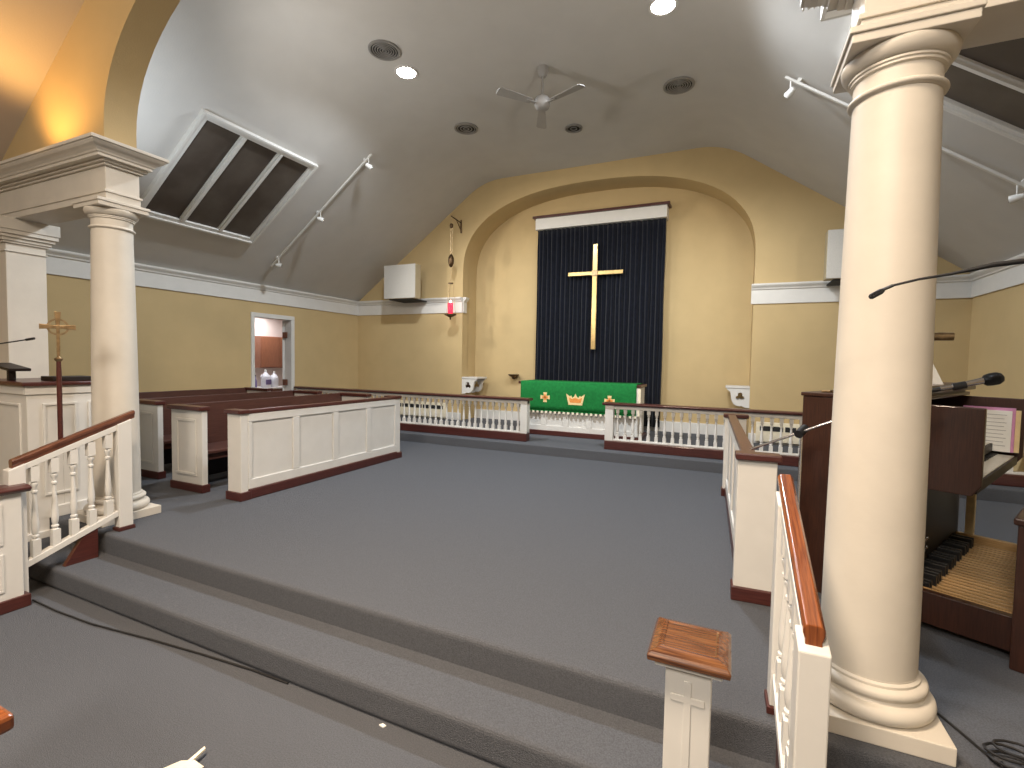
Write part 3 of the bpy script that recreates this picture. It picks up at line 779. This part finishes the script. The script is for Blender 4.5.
MB().box(fx0, fx1, AY-.037, AY-.023, .898, .912).build('hem_braid', M['green'], root)
tag(MB().box(-1.345, -1.30, AY-.045, AY-.022, .90, 1.345).build('altar_ribbon', M['cream'], bevel=.003), 'narrow cream band hanging at the right front corner of the altar', 'ribbon')

# ------------------------------------------------------------------ curtain, cornice, gold cross
t = thing('dossal_curtain', 'tall pleated navy curtain behind the gold cross', 'curtain', (-2.45, 9.45, 4.5))
b = MB(); n = 260; x0, x1 = -3.74, -1.19; vs = []; fs = []
zs = [4.52, 4.3, 4.0, 3.0, 2.0, 1.2, .56]
for z in zs:
    k = min(1, (4.6-z)/.6)
    for i in range(n+1):
        u = i/n; ph = u*2*PI*27
        d = (.028*math.sin(ph+.9*math.sin(u*19))+.016*math.sin(u*2*PI*11+1))*(.5+.5*k)
        vs.append((x0+(x1-x0)*u+.006*math.sin(z*3+u*40), 9.45+d, z))
for j in range(len(zs)-1):
    for i in range(n): a = j*(n+1)+i; fs.append((a, a+1, a+n+2, a+n+1))
b.add(vs, fs); o = b.build('cloth', M['curtain'], t, smooth=True, auto=80)
o.modifiers.new('solid', 'SOLIDIFY').thickness = .008
MB().box(-3.75, -1.16, 9.34, 9.6, 4.46, 4.68).build('cornice_board', M['white'], t, bevel=.006)
MB().box(-3.80, -1.11, 9.29, 9.6, 4.68, 4.725).build('cornice_cap', M['maroonx'], t, bevel=.006)
t = thing('wall_cross', 'tall gold Latin cross mounted on the navy curtain', 'cross', (-2.475, 9.33, 2.05))
MB().box(-2.52, -2.43, 9.31, 9.36, 2.02, 4.07).build('upright', M['brass'], t, bevel=.008)
b = MB(); b.box(-3.02, -2.53, 9.31, 9.36, 3.465, 3.545); b.box(-2.42, -1.93, 9.31, 9.36, 3.465, 3.545); b.build('crossbar', M['brass'], t, bevel=.008)
MB().box(-2.535, -2.415, 9.295, 9.365, 3.445, 3.565).build('centre_boss', M['oldbrass'], t, bevel=.01)
for z in (2.5, 3.9): MB().tube([(-2.475, 9.36, z), (-2.475, 9.60, z)], .012, 8).build('mounting_pin', M['oldbrass'], t)

# small wall bowl
t = thing('wall_bracket', 'small dark bowl shaped bracket on the niche wall left of the curtain', 'bracket', (-4.24, 9.55, 1.45))
MB().lathe([(.0, -.08), (.025, -.08), (.03, -.05), (.09, -.02), (.12, .01), (.12, .02), (.0, .015)], (-4.24, 9.47, 1.46), 20).build('bowl', M['bronze'], t, smooth=True)
MB().tube([(-4.24, 9.47, 1.40), (-4.24, 9.6, 1.40)], .015, 8).build('arm', M['bronze'], t)

# ------------------------------------------------------------------ credence brackets with trefoil
def credence(x_wall, s, label):
    t = thing('credence_shelf', label, 'shelf', (x_wall, 9.2, 1.05))
    top = MB().box(min(x_wall, x_wall+s*.375), max(x_wall, x_wall+s*.375), 9.0, 9.46, 1.37, 1.405).build('shelf', M['white'], t, bevel=.005)
    for yy in (9.015, 9.40):
        # outline in local u (away from wall), z
        out = [(0, 1.37), (.355, 1.37), (.355, 1.345), (.33, 1.335), (.30, 1.305), (.29, 1.26), (.285, 1.21), (.27, 1.15), (.24, 1.10), (.20, 1.075), (.15, 1.065), (.12, 1.075), (.10, 1.06), (.05, 1.045), (0, 1.04)]
        # trefoil hole, walked as a slit joined to the outline
        def lobe(cx_, cz_, r, a0, a1, n=12): return [(cx_+r*math.cos(a0+(a1-a0)*i/n), cz_+r*math.sin(a0+(a1-a0)*i/n)) for i in range(n+1)]
        c = (.145, 1.225)
        hole = []
        for k in range(3):
            a = PI/2+k*2*PI/3
            lx, lz = c[0]+.038*math.cos(a), c[1]+.038*math.sin(a)
            hole += lobe(lx, lz, .036, a-PI*.68, a+PI*.68)
        import bmesh
        bm = bmesh.new()
        def loop(pts):
            v = [bm.verts.new((x_wall+s*p[0], yy, p[1])) for p in pts]
            return [bm.edges.new((v[i], v[(i+1) % len(v)])) for i in range(len(v))]
        ed = loop(out)+loop(hole)
        bmesh.ops.triangle_fill(bm, use_beauty=True, edges=ed)
        g = bmesh.ops.extrude_face_region(bm, geom=bm.faces[:])
        bmesh.ops.translate(bm, vec=(0, .04, 0), verts=[v for v in g['geom'] if isinstance(v, bmesh.types.BMVert)])
        bmesh.ops.recalc_face_normals(bm, faces=bm.faces)
        me = bpy.data.meshes.new('bracket'); bmesh.ops.translate(bm, vec=-Vector((x_wall, 9.2, 1.05)), verts=bm.verts)
        bm.to_mesh(me); bm.free(); me.materials.append(M['white'])
        o = bpy.data.objects.new('bracket', me); COL.objects.link(o); o.parent = t
    MB().box(min(x_wall+s*.002, x_wall+s*.02), max(x_wall+s*.002, x_wall+s*.02), 9.055, 9.40, 1.05, 1.37).build('back_board', M['brownwood'], t)
    return t
credence(.31, -1, 'white shelf bracket with trefoil cutout on the right side of the niche')
credence(-5.25, 1, 'white shelf bracket with trefoil cutout on the left side of the niche')

# ------------------------------------------------------------------ sanctuary lamp
t = thing('sanctuary_lamp', 'hanging brass sanctuary lamp with red glass and oval counterweight', 'hanging lamp', (-5.31, 8.6, 2.6))
LX, LY = -5.315, 8.62
MB().tube([(-5.30, 8.99, 4.45), (-5.30, 8.97, 4.60)], .018, 8).build('wall_plate', M['bronze'], t)
b = MB(); b.tube([(-5.30, 8.98, 4.66), (-5.31, 8.60, 4.70)], .012, 8); b.tube([(-5.30, 8.98, 4.45), (-5.30, 8.98, 4.72)], .016, 8); b.tube([(-5.30, 8.98, 4.5), (-5.305, 8.8, 4.67)], .008, 8)
b.build('arm', M['bronze'], t, smooth=True)
MB().lathe([(.0, 4.46), (.03, 4.47), (.04, 4.51), (.03, 4.55), (0, 4.56)], (LX, LY, 0), 14).build('pulley', M['bronze'], t, smooth=True)
b = MB()
for dx in (-.022, .022): b.tube([(LX+dx, LY, 4.5), (LX+dx*.9, LY, 3.93)], .005, 6)
b.tube([(LX, LY, 4.68), (LX, LY, 4.5)], .005, 6); b.tube([(LX, LY, 3.68), (LX, LY, 3.33)], .005, 6); b.build('chain', M['oldbrass'], t)
MB().lathe([(.0, -.14), (.03, -.12), (.055, -.06), (.062, 0), (.055, .06), (.03, .12), (.0, .14)], (LX, LY, 3.80), 20).build('counterweight', M['bronze'], t, smooth=True)
MB().lathe([(.0, .03), (.05, .02), (.055, 0), (.0, -.005)], (LX, LY, 3.33), 16).build('hanger_cap', M['bronze'], t, smooth=True)
b = MB()
for k in range(3):
    a = k*2*PI/3+.3; b.tube([(LX+.05*math.cos(a), LY+.05*math.sin(a), 3.33), (LX+.105*math.cos(a), LY+.105*math.sin(a), 2.70)], .005, 6)
b.build('rods', M['oldbrass'], t)
MB().lathe([(.0, -.10), (.015, -.10), (.02, -.05), (.06, -.03), (.125, 0), (.125, .02), (.0, .02)], (LX, LY, 2.69), 24).build('tray', M['bronze'], t, smooth=True)
MB().lathe([(.045, .02), (.055, .06), (.055, .24), (.05, .25)], (LX, LY, 2.69), 20).build('red_glass', M['redglass'], t, smooth=True)
MB().lathe([(.0, .25), (.018, .255), (.02, .28), (.0, .31)], (LX, LY, 2.69), 12).build('flame', M['flame'], t, smooth=True)

# speakers
def speaker(x0, x1, label):
    t = thing('wall_speaker', label, 'speaker', ((x0+x1)/2, 8.5, 3.04))
    MB().box(x0, x1, 8.38, 8.57, 3.04, 3.75).build('cabinet', M['speakerside'], t, bevel=.006)
    MB().box(x0+.005, x1-.005, 8.365, 8.38, 3.045, 3.745).build('grille', M['speaker'], t, bevel=.004)
    MB().box(x0+.1, x1-.1, 8.42, 8.998, 3.02, 3.04).build('bracket', M['dark'], t)
speaker(-6.83, -6.02, 'square pale speaker box above the crown band, left of the hanging lamp')
speaker(1.22, 2.03, 'pale speaker box above the crown band, half hidden by the right column')

# wall grilles behind the altar rail
def grille(x0, x1, label):
    t = thing('wall_grille', label, 'heating grille', ((x0+x1)/2, 8.95, SZ))
    MB().box(x0, x1, 8.91, 8.974, SZ+.04, SZ+.36).build('cover', M['cream'], t, bevel=.006)
    n = int((x1-x0)/.19)
    for i in range(n):
        a = x0+.04+(x1-x0-.08)*i/n
        MB().box(a+.015, a+(x1-x0-.08)/n-.015, 8.904, 8.912, SZ+.22, SZ+.30).build('slot', M['dark'], t)
grille(-7.7, -5.6, 'cream baseboard heater with dark slots behind the left altar rail')
grille(.42, 2.7, 'cream baseboard heater with dark slots behind the right altar rail')

# ------------------------------------------------------------------ organ console
OR = (.434, 3.62, .32); AR = -math.radians(28)
t = thing('organ_console', 'dark walnut organ console behind the right column', 'organ', OR, AR)
T = Matrix.Translation(OR) @ Matrix.Rotation(AR, 4, 'Z')
cheek = [(0, 0), (.54, 0), (.54, .775), (.82, .775), (.855, .83), (.855, 1.235), (.0, 1.245)]
MB(T).prism(cheek, 'Y', 0, .04).build('near_cheek', M['walnut'], t, bevel=.005)
MB(T).prism([(p[0], p[1]) for p in cheek], 'Y', 1.46, 1.50).build('far_cheek', M['walnut'], t, bevel=.005)
MB(T).box(0, .03, .04, 1.46, 0, 1.24).build('back_panel', M['walnut'], t)
MB(T).box(.51, .54, .04, 1.46, 0, .74).build('kneeboard', M['darkwood'], t)
MB(T).box(.51, .82, .04, 1.46, .775, .81).build('keydesk', M['walnut'], t, bevel=.004)
MB(T).box(-.01, .56, -.01, 1.51, 1.246, 1.27).build('top', M['walnut'], t, bevel=.005)
MB(T).box(.22, .60, .10, 1.44, 1.29, 1.335).build('folding_lid', M['walnut'], t, bevel=.008)
MB(T).box(.24, .55, .14, 1.40, 1.27, 1.29).build('lid_hinge', M['darkwood'], t)
for k, (xa, xb, z) in enumerate(((.66, .82, .84), (.56, .70, .92), (.46, .60, 1.0))):
    kb = MB(T).box(xa, xb, .10, 1.40, z-.03, z).build('keyboard', M['keys'], t, bevel=.002)
    bk = MB(T); y = .12
    i = 0
    while y < 1.38:
        if i % 7 not in (2, 6): bk.box(xa, xa+.08, y, y+.012, z, z+.008)
        y += .0235; i += 1
    bk.build('black_keys', M['black'], kb)
    MB(T).box(xb, xb+.012, .06, 1.44, z-.06, z-.005).build('key_slip', M['darkwood'], t)
MB(T).box(.30, .34, .1, 1.40, .85, 1.22).build('music_desk', M['walnut'], t, bevel=.004)
for k in range(2):
    for i in range(9):
        MB(T).lathe([(.011, 0), (.014, .008), (.010, .016)], (0, 0, 0), 10, Matrix.Translation((.541, .10+.055*i, .30+.06*k)) @ Matrix.Rotation(PI/2, 4, 'Y')).build('toe_piston', M['chrome'], t, smooth=True)
# pedalboard
MB(T).box(.54, 1.0, -.02, .03, .045, .22).build('pedal_frame_near', M['walnut'], t, bevel=.004)
MB(T).box(.54, .99, .03, .035, .20, .225).build('pedal_frame_lip', M['maple'], t)
MB(T).box(1.0, 1.35, -.02, .03, .0, .22).build('pedal_frame_end', M['walnut'], t, bevel=.004)
MB(T).box(1.31, 1.35, .03, 1.46, .0, .20).build('pedal_frame_rear', M['walnut'], t, bevel=.004)
MB(T).box(.58, .63, 1.47, 1.51, .0, .78).build('rear_post', M['manila'], t, bevel=.004)
MB(T).box(.54, 1.35, 1.42, 1.46, .0, .22).build('pedal_frame_far', M['maple'], t, bevel=.004)
n = 25
for i in range(n):
    y = .065+i*.0545
    MB(T).box(.545, 1.30, y-.012, y+.012, .14, .175).build('pedal', M['maple'], t, bevel=.004)
    if i % 7 not in (2, 6) and i < n-1:
        yy = y+.027; MB(T).box(.545, .66, yy-.011, yy+.011, .165, .235).build('sharp_pedal', M['black'], t, bevel=.004)
# bench
t2 = thing('organ_bench', 'dark wooden organ bench at the right edge over the pedals', 'bench', tuple(T @ Vector((1.1, .6, 0))), AR)
for y0, y1 in ((-.115, -.065), (1.52, 1.57)):
    MB(T).prism([(1.005, 0), (1.34, 0), (1.34, .05), (1.28, .12), (1.28, .70), (1.005, .70)], 'Y', y0, y1).build('leg_panel', M['walnut'], t2, bevel=.006)
MB(T).box(.99, 1.30, -.13, 1.585, .70, .735).build('seat', M['walnut'], t2, bevel=.008)
MB(T).box(1.20, 1.23, -.07, 1.52, .30, .42).build('stretcher', M['walnut'], t2, bevel=.004)
# music book on the far side
t = thing('music_book', 'open music book with pink and manila covers standing in the organ', 'book', tuple(T @ Vector((.7, 1.36, .84))), AR)
MB(T).box(.60, .84, 1.405, 1.42, .862, 1.155).build('manila_cover', M['manila'], t)
MB(T).box(.545, .815, 1.39, 1.405, .862, 1.17).build('pink_cover', M['pink'], t)
pg = MB(T).box(.57, .80, 1.38, 1.39, .862, 1.15).build('page', M['paper'], t)
b = MB(T)
for k in range(9):
    z = 1.12-k*.027
    b.box(.60+.01*(k % 3), .775-.012*(k % 2), 1.377, 1.381, z-.0015, z+.0015)
b.build('printed_lines', M['ink'], pg)
# paper tent and lamp on the organ
t = thing('folded_card', 'white folded card standing on the organ behind the column', 'card', tuple(T @ Vector((.60, .75, 1.335))), AR)
MB(T).prism([(.34, 1.336), (.575, 1.336), (.46, 1.60), (.45, 1.60)], 'Y', .60, .604).build('front_leaf', M['paper'], t)
MB(T).prism([(.34, 1.336), (.53, 1.336), (.46, 1.60), (.45, 1.60)], 'Y', .66, .664).build('back_leaf', M['paper'], t)
t = thing('organ_lamp', 'brass tube lamp over the organ, right of the column', 'lamp', tuple(T @ Vector((.45, .9, 1.335))), AR)
def ol(px): return px
MB(T).tube([(.40, .85, 1.336), (.40, .85, 1.86), (.43, .85, 1.90)], .008, 8).build('stem', M['brass'], t, smooth=True)
MB(T).lathe([(.07, 0), (.07, .012), (.02, .025)], (.40, .85, 1.336), 20).build('base', M['brass'], t, smooth=True)
MB().tube([(1.13, 4.0, 1.963), (1.295, 4.0, 1.963)], .026, 16).build('shade', M['oldbrass'], t, smooth=True)
MB().tube([(1.10, 4.0, 1.963), (1.14, 4.0, 1.963)], .03, 16).build('end_cap', M['white'], t, smooth=True)
# small dark thing on the organ's left top
t = thing('metronome', 'small black object on top of the organ at the left of the column', 'metronome', tuple(T @ Vector((.16, .10, 1.27))), AR)
MB(T).prism([(.17, 1.271), (.27, 1.271), (.26, 1.37), (.20, 1.33)], 'Y', .06, .14).build('body', M['black'], t, bevel=.004)
MB(T).box(.08, .13, .07, .12, 1.271, 1.284).build('key', M['oldbrass'], t, bevel=.003)

# ------------------------------------------------------------------ boom microphone stand
t = thing('microphone_stand', 'chrome boom stand with a black microphone reaching over the organ', 'microphone stand', (.385, 3.24, P))
MB().lathe([(.12, 0), (.12, .015), (.03, .03), (.014, .05)], (.39, 3.24, P), 24).build('base', M['black'], t, smooth=True)
MB().tube([(.39, 3.24, P+.03), (.39, 3.24, 1.37)], .009, 10).build('pole', M['chrome'], t, smooth=True)
MB().tube([(.37, 3.20, 1.362), (.41, 3.28, 1.392)], .024, 12).build('clutch', M['black'], t, smooth=True)
MB().tube([(.13, 3.26, 1.245), (.39, 3.23, 1.376), (.90, 3.16, 1.633)], .0075, 10).build('boom', M['chrome'], t, smooth=True)
MB().tube([(.86, 3.165, 1.60), (.92, 3.16, 1.632), (1.0, 3.155, 1.655), (1.03, 3.15, 1.662)], .012, 10).build('holder', M['black'], t, smooth=True)
MB().tube([(.98, 3.15, 1.652), (1.06, 3.15, 1.672), (1.15, 3.15, 1.700)], [.011, .013, .017], 12).build('handle', M['chrome'], t, smooth=True)
MB().tube([(1.03, 3.15, 1.662), (1.08, 3.15, 1.676)], .019, 12).build('clip', M['black'], t, smooth=True)
MB().tube([(1.145, 3.15, 1.698), (1.155, 3.15, 1.700), (1.175, 3.15, 1.706), (1.20, 3.15, 1.712), (1.215, 3.15, 1.717), (1.222, 3.15, 1.719)], [.018, .028, .032, .031, .022, .008], 16).build('grille', M['mesh'], t, smooth=True)

# gooseneck microphone in the foreground
t = thing('lectern_microphone', 'long thin black gooseneck microphone entering from the right edge', 'microphone', (1.02, 1.2, 0))
pts = [(.290, 1.2, 1.916), (.33, 1.2, 1.926), (.38, 1.2, 1.934), (.44, 1.2, 1.947), (.48, 1.2, 1.951), (.55, 1.2, 1.945), (.70, 1.2, 1.90), (.86, 1.2, 1.80), (.97, 1.2, 1.62), (1.0, 1.2, 1.30)]
MB().tube([(.262, 1.2, 1.899), (.275, 1.2, 1.909), (.29, 1.2, 1.916)], .0032, 8).build('neck', M['black'], t, smooth=True)
MB().tube(pts, [.0025, .0025, .003, .005, .005, .005, .005, .005, .005, .006], 10).build('gooseneck', M['black'], t, smooth=True)
MB().tube([(.252, 1.2, 1.893), (.255, 1.2, 1.895), (.271, 1.2, 1.905), (.275, 1.2, 1.908)], [.003, .0058, .0058, .004], 12).build('capsule', M['mesh'], t, smooth=True)
MB().lathe([(.15, 0), (.15, .02), (.03, .04), (.012, .06), (.012, 1.3)], (1.0, 1.2, 0), 20).build('stand', M['black'], t, smooth=True)

# ------------------------------------------------------------------ cables, paper, foreground pew corner
o = MB().tube([(-4.43, 1.66, .008), (-4.1, 1.655, .008), (-3.71, 1.67, .008), (-3.19, 1.73, .008), (-2.77, 1.77, .008), (-2.37, 1.80, .008), (-2.1, 1.806, .008)], .0055, 8).build('floor_cable', M['cable'], smooth=True)
tag(o, 'thin dark cable lying on the floor along the lowest step', 'cable')
pts = [(.79, 2.68, P+.006), (.823, 2.529, P+.006), (.88, 2.40, P+.006), (.93, 2.28, P+.006), (.95, 2.22, P+.006)]
c = (1.02, 2.30)
for k in range(60):
    a = PI*1.1+k*.36; r = .055+.03*math.sin(k*.43); pts.append((c[0]+r*1.35*math.cos(a), c[1]+r*.85*math.sin(a), P+.008+.0007*k))
o = MB().tube(pts, .005, 6).build('coiled_cable', M['cable'], smooth=True)
tag(o, 'black cable running to a small coil beside the right column', 'cable')
# paper
b = MB()
vs = [(-2.10, 1.07, .004), (-2.0, 1.10, .006), (-1.965, 1.265, .02), (-2.01, 1.255, .04), (-2.07, 1.235, .03), (-2.13, 1.16, .015), (-2.03, 1.18, .045)]
b.add([(p[0], p[1], p[2]) for p in vs], [(0, 1, 6), (1, 2, 6), (2, 3, 6), (3, 4, 6), (4, 5, 6), (5, 0, 6)])
b.prism([(-2.03, 1.22), (-2.01, 1.215), (-2.03, 1.315), (-2.045, 1.32)], 'Z', .03, .04)
o = b.build('folded_paper', M['cream']); o.modifiers.new('solid', 'SOLIDIFY').thickness = .003
tag(o, 'crumpled cream paper on the floor at the bottom edge', 'paper')
tag(MB().prism([(-1.47, 1.845-.06), (-1.44, 1.84-.06), (-1.435, 1.855-.06), (-1.46, 1.86-.06)], 'Z', .001, .006).build('paper_scrap', M['paper']), 'tiny white scrap on the floor against the lowest step', 'paper scrap')
t = thing('nave_pew', 'polished wooden pew end corner at the lower left edge', 'pew', (-1.9, .5, 0))
MB().box(-2.6, -1.51, .38, .53, .86, .90).build('arm_cap', M['oak'], t, bevel=.01)
MB().box(-2.6, -1.95, .42, .50, 0, .86).build('end_panel', M['white'], t, bevel=.005)

# ------------------------------------------------------------------ lights
def area(name, loc, target, size, power, col, spread=180, sy=None):
    l = bpy.data.lights.new(name, 'AREA'); l.energy = power; l.color = col; l.size = size
    if sy: l.shape = 'RECTANGLE'; l.size_y = sy
    l.spread = math.radians(spread)
    o = bpy.data.objects.new(name, l); COL.objects.link(o); o.location = loc
    o.rotation_euler = (Vector(target)-Vector(loc)).to_track_quat('-Z', 'Y').to_euler(); return o
def spot(name, loc, target, power, col, angle=60, blend=.5, r=.05):
    l = bpy.data.lights.new(name, 'SPOT'); l.energy = power; l.color = col; l.spot_size = math.radians(angle); l.spot_blend = blend; l.shadow_soft_size = r
    o = bpy.data.objects.new(name, l); COL.objects.link(o); o.location = loc
    o.rotation_euler = (Vector(target)-Vector(loc)).to_track_quat('-Z', 'Y').to_euler(); return o
def point(name, loc, power, col, r=.1):
    l = bpy.data.lights.new(name, 'POINT'); l.energy = power; l.color = col; l.shadow_soft_size = r
    o = bpy.data.objects.new(name, l); COL.objects.link(o); o.location = loc; return o
WARM = (1, .80, .60); NEUT = (1, .93, .82); COOL = (.86, .93, 1)
# recessed downlights of the chancel
for x in (-3.96, -.77):
    spot('downlight_lamp', (x, 5.3, FL-.05), (x, 5.3, 0), 420, COOL, 165, .5, .12)
# unseen spots added behind the entablatures to brighten the ceiling, one cool on the slope
spot('ceiling_fill_cool', (-5.6, 2.72, 3.5), (-6.0, 3.5, 4.9), 50, (.78, .89, 1), 120, .8, .1)
spot('ceiling_fill', (-4.9, 2.75, 3.5), (-2.6, 6.6, 5.4), 115, (1, .96, .90), 110, .8, .15)
spot('ceiling_fill', (.50, 2.98, 3.5), (-1.8, 6.8, 5.3), 75, (1, .94, .84), 120, .8, .15)
# track heads towards the altar
for s in (-1, 1):
    T = slopeframe(s, 6.22)
    for q in (3.28, 1.97, .79):
        c = T @ Vector((q, 0, .25)); spot('track_lamp', c, (-2.5, 9.4, 2.4), 90 if s < 0 else 45, NEUT, 85, .8, .04)
# nave
area('nave_lamp', (-1.3, .1, 5.2), (-1.5, 1.0, 0), 1.0, 150, WARM, 125)
area('nave_lamp_rear', (-1.2, -3.5, 5.0), (-1.2, 2.0, 1.0), 1.2, 190, (1, .90, .78))
area('nave_lamp_right', (2.6, .8, 4.0), (1.25, 3.2, 1.0), .4, 85, (1, .74, .46))
spot('arch_lamp_warm', (-5.5, 1.80, 3.50), (-5.2, 2.28, 4.25), 32, (1, .55, .16), 115, .7, .1)
# kitchen
area('kitchen_lamp', (-9.9, 7.9, 2.74), (-9.9, 7.9, 0), 1.2, 30, (.95, .97, 1))
w = bpy.data.worlds.new('world'); S.world = w; w.use_nodes = True
w.node_tree.nodes['Background'].inputs[0].default_value = (.5, .45, .4, 1); w.node_tree.nodes['Background'].inputs[1].default_value = .05

# ------------------------------------------------------------------ camera
cd = bpy.data.cameras.new('camera'); cd.sensor_width = 36; cd.sensor_fit = 'HORIZONTAL'; cd.lens = 483.10384291105714/1024*36; cd.clip_start = .02
cam = bpy.data.objects.new('camera', cd); COL.objects.link(cam)
r_ = Vector((0.9110183311393789, 0.41196460529076856, 0.01818692705331209)); u_ = Vector((-0.03556706634676052, 0.03456049578974142, 0.9987695209217453)); f_ = Vector((-0.4108291422471224, 0.9105441977841541, -0.046137617646613525))
cam.matrix_world = frame((0, 0, 1.75), r_, u_, -f_)
S.camera = cam
S.view_settings.view_transform = 'Standard'; S.view_settings.look = 'None'; S.view_settings.gamma = 1; S.view_settings.use_curve_mapping = False
S.view_settings.exposure = 0.5
